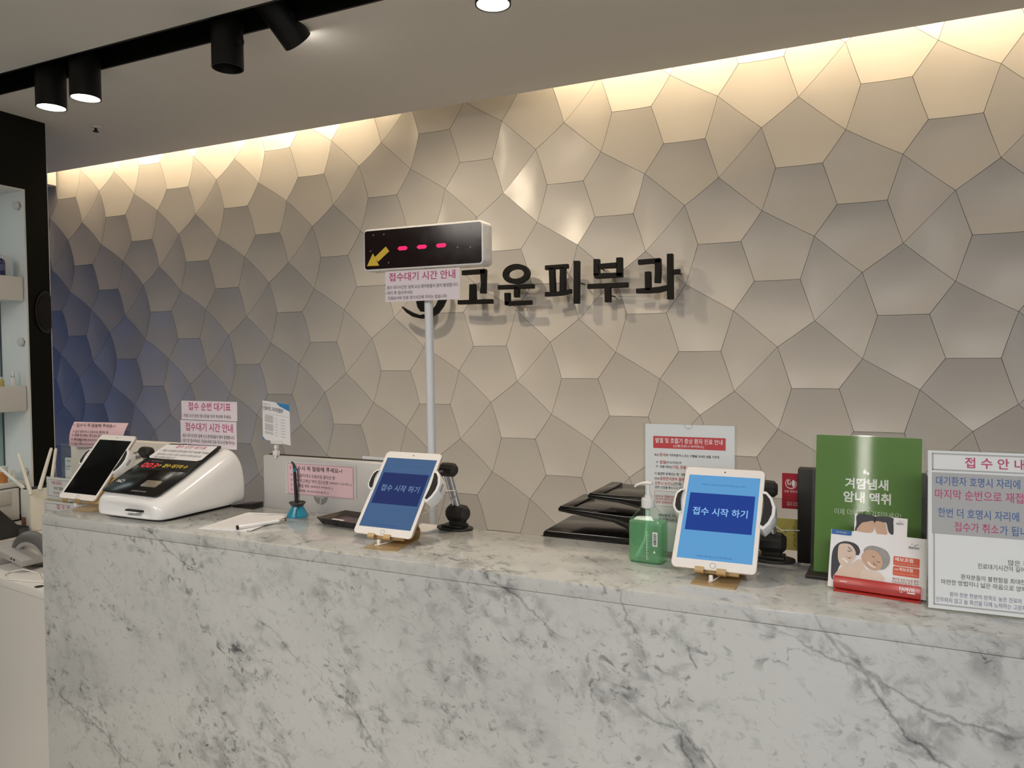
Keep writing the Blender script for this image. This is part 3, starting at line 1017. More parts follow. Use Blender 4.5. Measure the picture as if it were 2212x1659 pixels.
# black sloping panel as its own sheet
pn = bpy.data.objects.new('front_panel', None)
PT = math.degrees(math.atan2(1.7055 - 1.462, 1.2815 - 1.1665))
pnl = B()
Q = [(-0.004, 0.002), (0.208, -0.001), (0.219, 0.010), (0.225, 0.10), (0.222, 0.258), (0.214, 0.267), (0.004, 0.264), (-0.006, 0.255), (-0.017, 0.10), (-0.014, 0.012)]
pnl.prism(Q, 0.0, 0.0035, 'z', 0.0012)
panel = pnl.build('front_panel', M_BLACKGLOSS, td)
panel.location = (-1.995 - cx_, 1.4625 - cy_, 1.1700 - CT)
panel.rotation_euler = (rad(90 - PT), 0, 0)
zp = 0.0038
q = B()
q.flat([(-0.0085, 0.256), (0.206, 0.262), (0.212, 0.186), (0.200, 0.1775), (0.0, 0.1775), (-0.0105, 0.186)], zp)
q.build('paper_notice', M_PAPER, panel)
lettering('notice_heading', [('접수 순번 대기표', 0.045, 0.2390, 0.172, 0.2560)], M_INKPINK, panel, zp + .0004, 0.01)
lettering('notice_text', [('- 처음 오신분은 접수증을 미리 작성해 주세요.', 0.004, 0.2155, 0.209, 0.2280), ('- 번호표는 숫자는 접수 대기자 인원수입니다.', 0.004, 0.1955, 0.197, 0.2065), ('진료 순번이 아닙니다.', 0.010, 0.1795, 0.104, 0.1905)], M_INKDARK, panel, zp + .0004)
q = B()
q.flat([(0.004, 0.1745), (0.219, 0.1745), (0.221, 0.118), (0.006, 0.118)], zp)
q.build('display_window', mat('smoked_window', (0.03, 0.029, 0.026), 0.15), panel)
M_LEDRED = mat('red_led', (0.1, 0, 0), 0.4, emit=(1.0, 0.03, 0.05), estr=1.6)
M_LEDPINK = mat('pink_red_led', (0.1, 0, 0), 0.4, emit=(1.0, 0.004, 0.13), estr=1.15)
M_YELLOWINK = mat('yellow_lettering', (0.72, 0.52, 0.06), 0.5, emit=(0.8, 0.55, 0.05), estr=0.12)


def seg_digits(name, s, x0, y0, w, h, gap, z, m, parent):
    on = {'0': 'abcdef', '3': 'abgcd'}
    b = B()
    tk = 0.18 * w
    for i, ch in enumerate(s):
        ox = x0 + i * (w + gap)

        def bar(xa, ya, xb, yb):
            b.flat([(ox + xa, y0 + ya), (ox + xb, y0 + ya), (ox + xb, y0 + yb), (ox + xa, y0 + yb)], z)
        for sname in on[ch]:
            if sname in 'agd':
                yy = {'a': h - tk, 'g': (h - tk) / 2, 'd': 0}[sname]
                bar(tk * 1.15, yy, w - tk * 1.15, yy + tk)
            else:
                xx = 0 if sname in 'fe' else w - tk
                yy = h / 2 + tk * .2 if sname in 'fb' else tk * .8
                bar(xx, yy, xx + tk, yy + h / 2 - tk)
    return b.build(name, m, parent)


seg_digits('led_digits', '003', 0.0145, 0.1285, 0.0155, 0.0215, 0.0062, zp + .0004, M_LEDRED, panel)
lettering('window_lettering', [('← 접수 대기자 수', 0.078, 0.1335, 0.196, 0.1525)], M_YELLOWINK, panel, zp + .0004, 0.015)
lettering('window_caption', [('대 기 인 수', 0.028, 0.159, 0.074, 0.1655)], M_INKGREY, panel, zp + .0004)
lettering('maker_logo', [('NCI', 0.002, 0.045, 0.030, 0.0585)], M_INKWHITE, panel, zp + .0004, 0.01)
B().rrect(0.1145, 0.035, 0.178, 0.066, 0.006, 0.0035, 0.006, 5, 0.0008).build('touch_button', mat('bronze_button', (0.36, 0.31, 0.24), 0.3, metal=0.5), panel)
lettering('panel_caption', [('번호표를 뽑아주세요', 0.105, 0.010, 0.165, 0.0165)], M_INKGREY, panel, zp + .0004)
# slot with a ticket coming out
B().box(-1.877 - cx_, 1.4405 - cy_, 0.0285, -1.812 - cx_, 1.455 - cy_, 0.0325, 0.0005).build('ticket_slot', M_BLACK, td)
tk_ = B()
tk_.prism([(-1.872 - cx_, 1.452 - cy_), (-1.818 - cx_, 1.452 - cy_), (-1.822 - cx_, 1.428 - cy_), (-1.877 - cx_, 1.428 - cy_)], 0.0275, 0.0283, 'z')
tk_.build('ticket', M_PAPER, td)


def notice_sheet(name, label, cat, o, yawd, tiltd, w, h, paper, group=None, th=0.0012):
    t = leaning(name, label, cat, o, yawd, tiltd, group)
    B().rrect(0, 0, w, h, 0.002, -th, 0, 3).build('sheet', paper, t)
    return t


N1 = notice_sheet('notice_card', 'upper pale pink notice standing behind the ticket machine', 'notice', (-1.9865, 1.738, 1.3600), 0, 0, 0.238, 0.060, M_PALEPINK, 'laminated pink-titled notices')
lettering('heading', [('접수 순번 대기표', 0.031, 0.0300, 0.213, 0.0560)], M_INKPINK, N1, bold=0.012)
lettering('body_text', [('- 처음 오신 분은 접수증을 미리 작성해 주세요.', 0.0035, 0.0070, 0.2150, 0.0180)], M_INKBLACK, N1, bold=0.004)
N2 = notice_sheet('notice_card', 'lower pale pink notice standing behind the ticket machine', 'notice', (-1.9930, 1.7385, 1.2715), 0, 0, 0.240, 0.0860, M_PALEPINK, 'laminated pink-titled notices')
lettering('heading', [('접수대기 시간 안내', 0.022, 0.0520, 0.226, 0.0790)], M_INKPINK, N2, bold=0.012)
lettering('body_text', [('- 접수 대기시간은 앞에 오신 환자분들이 많아 발생합니다.', 0.004, 0.0310, 0.2330, 0.0425), ('- 대기 후 접수하셔도 진료순서와 진료 대기시간에 차이는', 0.004, 0.0145, 0.2335, 0.0260), ('없습니다.', 0.0095, 0.0010, 0.0480, 0.0110)], M_INKBLACK, N2, bold=0.004)
for N_ in (N1, N2):
    B().box(0.06, -0.002 if N_ is N2 else -0.03, -0.0030, 0.08, 0.055, -0.0013).build('prop', M_ACRYLIC, N_)
    B().box(0.16, -0.002 if N_ is N2 else -0.03, -0.0030, 0.18, 0.055, -0.0013).build('prop', M_ACRYLIC, N_)

ad = tag(B().prism([(-0.041, 0.0), (0.047, 0.0), (0.047, 0.018), (0.0, 0.014), (-0.041, 0.006)], -0.02, 0.02, 'y', 0.001).build('power_adapter', M_BLACKGLOSS), 'small black adapter lying behind the ticket machine', 'adapter')
ad.location = (-1.700, 1.7225, CT)

# ------------------------------------------------------------------ number display on the white pole
pole = thing('queue_display', 'white framed call-number display with three red dashes on a white pole', 'display', (-1.150, 1.905, 0))
B().tube([(0.012, 0, 0.751), (0, 0, 1.14), (-0.008, 0, 1.85)], 0.0125, 20).build('pole', M_POLE, pole)
B().lathe([(0, 0), (0.14, 0), (0.14, 0.012), (0.03, 0.02), (0, 0.02)], c=(0.012, 0, 0.7505), seg=36).build('foot', M_POLE, pole)
hd = B()
hd.rrect(0, 0, 0.4000, 0.1255, 0.013, -0.060, 0.0, 6, 0.003)
head = hd.build('housing', M_WHITEPL, pole)
head.location = (-1.3640 + 1.150, 1.8747 - 1.905, 1.8135)
head.rotation_euler = (Matrix.Rotation(rad(1.5), 3, 'Z') @ Matrix.Rotation(rad(90), 3, 'X')).to_euler()
B().rrect(0.0050, 0.0055, 0.3950, 0.1200, 0.008, 0.0, 0.0010, 5).build('display_face', mat('dark_red_tinted_window', (0.018, 0.010, 0.010), 0.12), head)
for x0 in (0.1200, 0.1850, 0.2490):
    q = B()
    q.flat([(x0, 0.0618), (x0 + 0.006, 0.0560), (x0 + 0.0290, 0.0560), (x0 + 0.0350, 0.0618), (x0 + 0.0290, 0.0675), (x0 + 0.006, 0.0675)], 0.0014)
    q.build('red_dash', M_LEDPINK, head)
M_ARROW = mat('yellow_sticker', (0.72, 0.50, 0.035), 0.5)
q = B()
q.flat([(0.0125, 0.0160), (0.0560, 0.0150), (0.0340, 0.0530)], 0.0019)
q.flat([(0.0385, 0.0400), (0.0525, 0.0270), (0.0915, 0.0560), (0.0795, 0.0705)], 0.0016)
q.build('arrow_sticker', M_ARROW, head, label='yellow arrow sticker pointing down left')
q = B()
for x, y in ((0.033, 0.105), (0.070, 0.1045), (0.316, 0.104), (0.357, 0.102), (0.316, 0.051), (0.357, 0.049), (0.022, 0.058), (0.085, 0.020)):
    q.flat([(x, y), (x + 0.005, y + 0.001), (x + 0.006, y + 0.0035), (x + 0.003, y + 0.0045)], 0.0014)
q.build('glue_mark', mat('dried_glue', (0.25, 0.25, 0.25), 0.3), head)
N3 = notice_sheet('notice_card', 'pale pink notice hanging under the call-number display', 'notice', (-1.2850, 1.8705, 1.7190), 2.0, 0, 0.248, 0.0900, M_PALEPINK, 'laminated pink-titled notices')
lettering('heading', [('접수대기 시간 안내', 0.0140, 0.0600, 0.2340, 0.0850)], M_INKPINK, N3, bold=0.012)
lettering('body_text', [('- 접수 대기시간은 앞에 오신 환자분들이 많아 발생합니다.', 0.0, 0.0368, 0.2440, 0.0475), ('- 대기 후 접수하셔도', 0.0, 0.0208, 0.0944, 0.0315), ('진료순서와 진료 대기시간에 차이는 없습니다.', 0.0091, 0.0055, 0.2080, 0.0160)], M_INKBLACK, N3, bold=0.004)

# ------------------------------------------------------------------ silver monitor behind the counter
hp = thing('monitor', 'silver-backed monitor with a pink notice taped on it, behind the counter', 'monitor', (-1.478, 1.80, 0.75))
bx = -1.478
B().box(-1.707 - bx, 0.0025, 0.235, -1.249 - bx, 0.030, 0.4985, 0.0025).build('back_cover', M_SILVERPL, hp)
B().box(-1.709 - bx, 0.030, 0.233, -1.247 - bx, 0.040, 0.5005, 0.001).build('screen_bezel', M_BLACK, hp)
B().box(-0.03, -0.012, 0.0, 0.03, 0.0, 0.290, 0.004).build('stand_neck', M_SILVERPL, hp)
B().box(-0.13, -0.04, 0.0, 0.13, 0.13, 0.010, 0.003).build('stand_foot', M_SILVERPL, hp)
lg = B()
lg.lathe([(0, 0.0), (0.0268, 0.0), (0.0268, 0.0006), (0, 0.0006)], c=(0, 0, 0), seg=40, mtx=Matrix.Rotation(PI / 2, 4, 'X'))
logo = lg.build('logo_disc', mat('logo_grey', (0.30, 0.295, 0.29), 0.3, metal=0.3), hp)
logo.location = (-1.482 - bx, 0.0022, 1.1365 - 0.75)
q = B()
for x, h0, h1 in ((-0.0115, -0.006, 0.020), (-0.0030, -0.006, 0.007), (0.0030, -0.028, 0.009), (0.0115, -0.006, 0.008)):
    q.poly([(x - 0.0020 + h0 * .22, -0.0009, h0), (x + 0.0020 + h0 * .22, -0.0009, h0), (x + 0.0020 + h1 * .22, -0.0009, h1), (x - 0.0020 + h1 * .22, -0.0009, h1)])
for x0, x1, z in ((-0.0100, -0.0010, 0.0065), (0.0045, 0.0132, 0.0085), (0.0025, 0.0105, -0.0065)):
    q.poly([(x0, -0.0009, z - 0.0015), (x1, -0.0009, z - 0.0015), (x1, -0.0009, z + 0.0015), (x0, -0.0009, z + 0.0015)])
q.build('logo_letters', M_SILVERPL, logo)

PN = leaning('notice_paper', 'pink reminder notice taped to the silver monitor back', 'notice', (-1.714, 1.8008, 1.0742), 0, 0, 'pink reminder notices')
M_LAMIN = mat('laminated_white_sheet', (0.60, 0.59, 0.58), 0.2, noise=0.01)
q = B()
q.flat([(0.097, 0.163), (0.366, 0.163), (0.366, 0.0605), (0.097, 0.0605)], 0.0)
q.build('sheet', M_LAMIN, PN)
M_PINKEDGE = mat('dark_pink_border', (0.42, 0.12, 0.19), 0.6)
q = B()
q.flat([(0.1070, 0.0622), (0.3558, 0.0622), (0.3558, 0.1560), (0.1070, 0.1560)], 0.0004)
q.build('border', M_PINKEDGE, PN)
q = B()
q.flat([(0.1082, 0.0634), (0.3546, 0.0634), (0.3546, 0.1548), (0.1082, 0.1548)], 0.0008)
q.build('pink_field', M_PINKPAPER, PN)


def reminder(parent, x, k, ys, hs, z):
    """the five lines of the pink reminder, left margin x, width factor k"""
    lettering('heading', [('접수시 꼭 말씀해 주세요~!', x + 0.016 * k, ys[0], x + 0.202 * k, ys[0] + hs * 1.30)], M_INKBLACK, parent, z, 0.012)
    rows = [('임신 중이거나 모유수유 중이신 분', 0.017, 0.175), ('현재 먹고계신 약이 있으신분', 0.017, 0.150), ('특이체질 여부', 0.017, 0.077), ('수술 여부', 0.017, 0.062)]
    lettering('body_text', [(s, x + a * k, ys[i + 1], x + b * k, ys[i + 1] + hs) for i, (s, a, b) in enumerate(rows)], M_INKBLACK, parent, z, 0.004)
    sm = [('[예:혈압약, 당뇨약등...]', 0.155, 0.234, 2), ('[예:특정약 부작용 등...]', 0.082, 0.165, 3), ('[예:갑상선암수술 등...]', 0.067, 0.148, 4)]
    lettering('small_text', [(s, x + a * k, ys[i] + hs * .1, x + b * k, ys[i] + hs * .82) for s, a, b, i in sm], M_INKBLACK, parent, z)
    lettering('check_marks', [('V', x, ys[0] + hs * .1, x + 0.010 * k, ys[0] + hs * 1.1)] + [('v', x + 0.004 * k, ys[i] + hs * .2, x + 0.0115 * k, ys[i] + hs * .9) for i in (1, 2, 3, 4)], M_PINKEDGE, parent, z)


reminder(PN, 0.1140, 1.0, (0.1355, 0.1145, 0.0985, 0.0828, 0.0675), 0.0115, 0.0012)
tag(B().prism([(-1.357, 1.246), (-1.2515, 1.2465), (-1.256, 1.2585), (-1.300, 1.2575), (-1.3575, 1.2592)], 1.8445, 1.8455, 'y').build('paper_slip', M_PAPER), 'white paper slip sticking up behind the top of the silver monitor', 'paper')

# card notice clipped on top of the silver monitor (a little skewed)
cd = leaning('notice_stand', 'white and blue card notice in a clear clip on top of the silver monitor', 'notice', (-1.7075, 1.803, 1.3009), 0, 0)
q = B()
q.poly([(0.0, 0.0, 0), (0.1118, -0.0164, 0), (0.1091, 0.1104, 0), (0.0013, 0.1211, 0)])
q.poly([(0.0013, 0.1211, -0.001), (0.1091, 0.1104, -0.001), (0.1118, -0.0164, -0.001), (0.0, 0.0, -0.001)])
q.build('card', M_PAPER, cd)
M_BLUEPRINT = mat('blue_print', (0.04, 0.23, 0.50), 0.5)
q = B()
q.flat([(0.0560, 0.1155), (0.1091, 0.1102), (0.1095, 0.0886), (0.0700, 0.1040)], 0.0004)
q.flat([(0.0002, 0.0080), (0.0001, 0.0000), (0.0105, -0.0012)], 0.0004)
q.build('blue_corner', M_BLUEPRINT, cd)
SH = -0.13
lettering('heading', [('신용카드 무이자할부', 0.0040, 0.0925, 0.0839, 0.1065)], M_INKDARK, cd, 0.0008, 0.008, SH)
lettering('small_text', [('신용카드사', 0.0040, 0.1105, 0.0330, 0.1140)], M_INKDARK, cd, 0.0008, 0, SH)
q = B()
q.flat([(0.005, 0.0838), (0.103, 0.0712), (0.103, 0.0700), (0.005, 0.0826)], 0.0004)
for y0, y1 in ((0.0555, 0.0790), (0.0300, 0.0515), (0.0195, 0.0265)):
    q.flat([(0.0095, y0 - 0.001), (0.0430, y0 - 0.0055), (0.0435, y1 - 0.0055), (0.0100, y1 - 0.001)], 0.0004)
q.build('grey_field', mat('pale_grey_print', (0.52, 0.52, 0.53), 0.7), cd)
q = B()
for r_ in range(7):
    y = 0.0715 - r_ * 0.0088
    for x, w in ((0.0465, 0.0022), (0.0525, 0.0090), (0.0740, 0.0180)):
        yy = y + SH * x
        q.flat([(x, yy), (x + w, yy + SH * w), (x + w, yy + SH * w + 0.0016), (x, yy + 0.0016)], 0.0006)
q.build('table_rows', M_INKGREY, cd)
q = B()
q.box(0.048, -0.030, -0.006, 0.060, -0.017, 0.006, 0.003)
q.box(0.034, -0.0135, -0.002, 0.078, -0.004, 0.002)
q.box(0.0455, -0.050, -0.007, 0.0625, -0.0345, 0.008, 0.002)
q.box(0.051, -0.036, -0.003, 0.057, -0.028, 0.003)
q.box(0.052, -0.058, 0.004, 0.059, -0.048, 0.007, 0.001)
q.build('clip', M_CLIP, cd)

# ------------------------------------------------------------------ pen on a coil, tray, forms, pens
M_TEAL = mat('teal_plastic', (0.010, 0.22, 0.34), 0.3, noise=0.02)
ps = thing('pen_stand', 'teal counter pen stand with a black pen on a coiled cord', 'pen holder', (-1.466, 1.680, CT))
B().lathe([(0, 0), (0.0295, 0), (0.030, 0.003), (0.0285, 0.006), (0.0165, 0.028), (0.0160, 0.030), (0, 0.030)], seg=36).build('base', M_TEAL, ps)
B().lathe([(0.0158, 0.029), (0.024, 0.040), (0.0225, 0.0415), (0.012, 0.034), (0, 0.034)], seg=36).build('cup', mat('dark_grey_rubber', (0.05, 0.045, 0.042), 0.5), ps)
B().tube([(-0.003, 0, 0.033), (-0.008, 0, 0.128)], [0.0050, 0.0045], 14).build('pen', M_BLACKPL, ps)
B().tube([(-0.0080, 0, 0.128), (-0.0085, 0, 0.138)], 0.0046, 14).build('pen_collar', M_TEAL, ps)
B().tube([(-0.0085, 0, 0.138), (-0.0095, 0, 0.146), (-0.014, 0, 0.153), (-0.019, 0, 0.156)], [0.0042, 0.004, 0.0033, 0.0022], 12).build('pen_tip', M_BLACKPL, ps)
hel = []
turns, L_ = 30, 0.108
for k in range(turns * 10 + 1):
    a = 2 * PI * k / 10
    zz = 0.139 - L_ * k / (turns * 10)
    bow = 0.0035 + 0.0085 * (k / (turns * 10)) ** 0.6
    hel.append((bow + 0.0036 * math.cos(a), -0.012 * (k / (turns * 10)) ** 2 + 0.0036 * math.sin(a), zz))
hel += [(0.014, -0.022, 0.020), (0.017, -0.027, 0.006), (0.020, -0.024, 0.004)]
B().tube(hel, 0.0009, 6).build('coiled_cord', M_BLACK, ps)

tr = thing('coin_tray', 'dark brown plastic tray with a white sticker behind the middle tablet', 'tray', (-1.255, 1.66, CT), rad(-8))
M_TRAY = mat('dark_brown_plastic', (0.022, 0.016, 0.015), 0.25)


def tray_mesh(w0, d0, w1, d1, h, th):
    t = bmesh.new()
    lv = [(w0 / 2, d0 / 2, 0), (w1 / 2, d1 / 2, h), (w1 / 2 - th, d1 / 2 - th, h), (w0 / 2 - th * 0.2, d0 / 2 - th * 0.2, h * 0.55)]
    R = [[t.verts.new((sx * w, sy * d, z)) for sx, sy in ((-1, -1), (1, -1), (1, 1), (-1, 1))] for w, d, z in lv]
    for a, b_ in zip(R[:-1], R[1:]):
        for k in range(4):
            t.faces.new((a[k], a[(k + 1) % 4], b_[(k + 1) % 4], b_[k]))
    t.faces.new(R[0][::-1])
    t.faces.new(R[-1])
    bmesh.ops.recalc_face_normals(t, faces=list(t.faces))
    return t


q = B()
q._add(tray_mesh(0.145, 0.085, 0.170, 0.110, 0.020, 0.003))
q.build('dish', M_TRAY, tr)
q = B()
q.box(-0.060, -0.034, 0.011, -0.018, -0.014, 0.0116)
q.build('sticker', M_PAPER, tr)
q = B()
q.flat([(-0.052, -0.027), (-0.027, -0.027), (-0.027, -0.021), (-0.052, -0.021)], 0.0119)
q.build('sticker_print', M_INKGREY, tr)

fm_ = thing('form_sheets', 'stack of white printed forms lying on the counter beside the ticket machine', 'paper', (-1.54, 1.56, CT))
q = B()
q.prism([(-1.604 + 1.54, 1.449 - 1.56), (-1.462 + 1.54, 1.478 - 1.56), (-1.500 + 1.54, 1.678 - 1.56), (-1.634 + 1.54, 1.652 - 1.56)], 0.0, 0.0014, 'z')
q.build('under_sheet', M_PAPER, fm_)
sh_ = B()
sh_.prism([(-1.590 + 1.54, 1.456 - 1.56), (-1.450 + 1.54, 1.482 - 1.56), (-1.488 + 1.54, 1.683 - 1.56), (-1.626 + 1.54, 1.655 - 1.56)], 0.0016, 0.0030, 'z')
sh_.build('top_sheet', M_PAPER, fm_)
q = B()
ex, ey = Vector((0.98, 0.18, 0)), Vector((-0.18, 0.98, 0))
o_ = Vector((-0.042, -0.092, 0.0034))
for r_ in range(9):
    w_ = 0.115 if r_ < 8 else 0.07
    a_ = o_ + ey * (0.018 + r_ * 0.019) + (ex * 0.02 if r_ == 8 else Vector((0, 0, 0)))
    hh = 0.0009 if r_ < 8 else 0.004
    q.poly([a_, a_ + ex * w_, a_ + ex * w_ + ey * hh, a_ + ey * hh])
q.build('printed_lines', M_INKGREY, fm_)

pen = thing('marker_pen', 'white capped pen lying across the printed forms', 'pen', (-1.465, 1.535, CT + 0.0032))
d0, d1 = Vector((-0.024, -0.062, 0.0058)), Vector((0.026, 0.064, 0.0045))
ax = d1 - d0
B().tube([d0 + ax * .015, d0 + ax * .48], 0.0058, 16).build('cap', M_WHITEGLOSS, pen)
B().tube([d0 - ax * .01, d0 + ax * .016], 0.0059, 16).build('cap_end', M_BLACK, pen)
B().tube([d0 + ax * .48, d0 + ax * .86], [0.0050, 0.0044], 16).build('barrel', M_WHITEGLOSS, pen)
B().tube([d0 + ax * .86, d0 + ax * .98], [0.0042, 0.0034], 16).build('grip', M_STEEL, pen)
B().tube([d0 + ax * .98, d0 + ax * 1.01], [0.0033, 0.0030], 14).build('end_plug', M_BLACK, pen)

q = B()
q.prism([(-1.062, 1.652), (-1.027, 1.658), (-0.990, 1.728), (-1.000, 1.738), (-1.085, 1.738)], CT, CT + 0.0012, 'z')
tag(q.build('paper_sheet', M_PAPER), 'white paper lying under the foot of the middle tablet clamp', 'paper')
q = B()
bp = thing('black_pen', 'black pen sticking up beside the dim blue tablet', 'pen', (-1.19, 1.69, CT))
B().tube([(0.022, 0.0, 0.0045), (-0.004, 0.012, 0.075), (-0.022, 0.02, 0.134)], 0.0048, 14).build('barrel', M_BLACKPL, bp)
B().tube([(-0.010, 0.0095, 0.090), (-0.018, 0.012, 0.116)], 0.0014, 8).build('pocket_clip', M_STEEL, bp)

# ------------------------------------------------------------------ hand sanitizer
def gel_mat():
    """clear green gel: tinted see-through body with some milky scatter and a wet surface"""
    m = sheet_glass('green_gel', (0.70, 0.96, 0.78), 0.8)
    nt = m.node_tree
    out = nt.nodes['Material Output']
    surf = out.inputs[0].links[0].from_socket
    df = nt.nodes.new('ShaderNodeBsdfTranslucent')
    df.inputs[0].default_value = (0.46, 0.90, 0.56, 1)
    d2 = nt.nodes.new('ShaderNodeBsdfDiffuse')
    d2.inputs[0].default_value = (0.38, 0.74, 0.46, 1)
    a = nt.nodes.new('ShaderNodeMixShader')
    a.inputs[0].default_value = 0.5
    nt.links.new(df.outputs[0], a.inputs[1])
    nt.links.new(d2.outputs[0], a.inputs[2])
    mx = nt.nodes.new('ShaderNodeMixShader')
    mx.inputs[0].default_value = 0.40
    nt.links.new(surf, mx.inputs[1])
    nt.links.new(a.outputs[0], mx.inputs[2])
    nt.links.new(mx.outputs[0], out.inputs[0])
    return m


M_GEL = gel_mat()
M_BOTTLE = sheet_glass('clear_bottle_plastic', (0.93, 0.96, 0.94), 1.0)
bs = thing('sanitizer_bottle', 'clear pump bottle of green hand sanitizer gel on the counter', 'bottle', (-0.424, 1.618, CT), rad(-4))


def sq_ring(hx, hy, r, z):
    return [(p[0], p[1], z) for p in rr(-hx, -hy, hx, hy, r, 4)]


def loft(secs):
    t = bmesh.new()
    R = [[t.verts.new(p) for p in s_] for s_ in secs]
    n = len(R[0])
    for a, b_ in zip(R[:-1], R[1:]):
        for k in range(n):
            t.faces.new((a[k], a[(k + 1) % n], b_[(k + 1) % n], b_[k]))
    t.faces.new(R[0][::-1])
    t.faces.new(R[-1])
    bmesh.ops.recalc_face_normals(t, faces=list(t.faces))
    q = B()
    q._add(t)
    return q


loft([sq_ring(.036, .022, .012, 0.0), sq_ring(.039, .025, .012, 0.004), sq_ring(.0395, .0255, .012, 0.010), sq_ring(.0395, .0255, .012, 0.088), sq_ring(.036, .024, .012, 0.096), sq_ring(.017, .014, .010, 0.121), sq_ring(.0130, .0130, .0125, 0.124), sq_ring(.0130, .0130, .0125, 0.128)]).build('shell', M_BOTTLE, bs)
loft([sq_ring(.0345, .0205, .010, 0.0025), sq_ring(.0375, .0235, .010, 0.006), sq_ring(.0380, .0240, .010, 0.012), sq_ring(.0380, .0240, .010, 0.0905)]).build('gel', M_GEL, bs, label='green gel filling the bottle')
B().lathe([(0, 0.120), (0.0145, 0.120), (0.0150, 0.122), (0.0150, 0.139), (0.0135, 0.141), (0.0080, 0.142), (0.0075, 0.148), (0, 0.149)], seg=36).build('collar', M_WHITEPL, bs)
B().lathe([(0, 0.148), (0.0042, 0.148), (0.0042, 0.172), (0, 0.172)], seg=20).build('pump_stem', M_WHITEPL, bs)
B().tube([(0.009, 0, 0.1735), (0.0, 0, 0.1745), (-0.012, 0, 0.1730), (-0.024, -0.002, 0.1690), (-0.030, -0.003, 0.1640)], [0.0058, 0.0072, 0.0062, 0.0050, 0.0040], 14, flat=0.55).build('nozzle', M_WHITEPL, bs)
B().tube([(0.0, 0, 0.122), (-0.001, 0, 0.095), (-0.006, 0, 0.05), (-0.027, 0.0, 0.006)], 0.0036, 12).build('dip_tube', mat('pale_tube', (0.62, 0.78, 0.66), 0.3), bs)
q = B()
q.flat([(0.0, 0.0), (0.011, 0.0), (0.011, 0.031), (0.0, 0.031)], 0.0)
lb = q.build('barcode_label', M_PAPER, bs)
lb.rotation_euler = (PI / 2, 0, 0)
lb.location = (0.0185, -0.0259, 0.041)
q = B()
y = 0.0025
while y < 0.0275:
    w_ = random.choice((0.0005, 0.0008, 0.0013))
    q.flat([(0.002, y), (0.009, y), (0.009, y + w_), (0.002, y + w_)], 0.0003)
    y += w_ + random.choice((0.0005, 0.0009))
q.build('barcode_bars', M_INKBLACK, lb)
q = B()
for k in range(10):
    zz = 0.012 + k * 0.0065
    q.flat([(0.0, zz), (0.0042 if k % 2 == 0 else 0.0025, zz), (0.0042 if k % 2 == 0 else 0.0025, zz + 0.0006), (0.0, zz + 0.0006)], 0)
q.flat([(-0.0008, 0.010), (0.0, 0.010), (0.0, 0.072), (-0.0008, 0.072)], 0)
q.flat([(0.0135, 0.026), (0.0195, 0.026), (0.0165, 0.0325)], 0)
sc_ = q.build('scale_marks', mat('white_print', (0.7, 0.8, 0.74), 0.5), bs)
sc_.rotation_euler = (PI / 2, 0, 0)
sc_.location = (0.006, -0.0259, 0.0)

# ------------------------------------------------------------------ letter trays
lt = thing('letter_tray', 'glossy black stacked letter tray behind the sanitizer bottle', 'tray', (-0.57, 1.85, 1.06))
ox, oy, oz = -0.57, 1.85, 1.06


def lp(poly, y0, y1, bev=0.003):
    return B().prism([(p[0] - ox, p[1] - oz) for p in poly], y0 - oy, y1 - oy, 'y', bev)


q = lp([(-.735, 1.060), (-.735, 1.104), (-.728, 1.112), (-.42, 1.112), (-.42, 1.060)], 1.757, 1.955, 0.004)
q.build('base', M_BLACKGLOSS, lt)
lp([(-.737, 1.0605), (-.737, 1.0975), (-.418, 1.0975), (-.418, 1.0605)], 1.752, 1.756, 0.0).build('front_lip', M_BLACKPL, lt)


def dished(poly_xz, y0, y1):
    b = lp(poly_xz, y0, y1, 0.003)
    return b


dished([(-.694, 1.172), (-.694, 1.162), (-.62, 1.153), (-.55, 1.146), (-.515, 1.133), (-.49, 1.112), (-.43, 1.112), (-.43, 1.168), (-.52, 1.164)], 1.760, 1.955).build('tray', M_BLACKGLOSS, lt)
dished([(-.615, 1.211), (-.615, 1.201), (-.54, 1.196), (-.485, 1.186), (-.46, 1.165), (-.42, 1.165), (-.42, 1.205), (-.50, 1.207)], 1.760, 1.955).build('tray', M_BLACKGLOSS, lt)
for (x0, x1, z) in ((-.690, -.54, 1.1715), (-.611, -.47, 1.2105)):
    r_ = B()
    r_.box(x0 - ox, 1.761 - oy, z - oz - .001, x1 - ox, 1.768 - oy, z - oz + .004, 0.0015)
    r_.box(x0 - ox, 1.761 - oy, z - oz - .001, x0 - ox + 0.03, 1.95 - oy, z - oz + .003, 0.0015)
    r_.build('tray_rim', M_BLACKGLOSS, lt)
pb = thing('desk_riser', 'plain cream riser box under the black letter tray', 'riser', (-0.56, 1.86, 0.75))
B().box(-0.19, -0.10, 0.0, 0.19, 0.12, 0.31, 0.002).build('box', M_DESK, pb)

# ------------------------------------------------------------------ fever notice in an acrylic stand
fv = leaning('acrylic_sign', 'white notice with a red banner in a clear stand behind the bright blue tablet', 'sign', (-.4492, 1.6886, 1.26), 2.8, 0, 'notices in clear acrylic stands')
B().box(0.0, -0.1535, -0.001, 0.198, 0.1385, -0.0004).build('paper', M_PAPER, fv)
ac = B()
ac.box(-0.0055, -0.1575, -0.0042, 0.2035, 0.1400, -0.0024)
ac.flat([(-0.0055, -0.1575), (0.2035, -0.1575), (0.2035, 0.1400), (-0.0055, 0.1400)], 0.0020)
ac.box(-0.0055, -0.1590, -0.050, 0.2035, -0.1572, 0.036)
ac.build('acrylic_holder', M_ACRYLIC, fv)
q = B()
ring = [(0.0098, 0), (0.0098, 0.0004), (0.0091, 0.0004), (0.0091, 0), (0.0098, 0)]
t2 = bmesh.new()
for k in range(24):
    pass
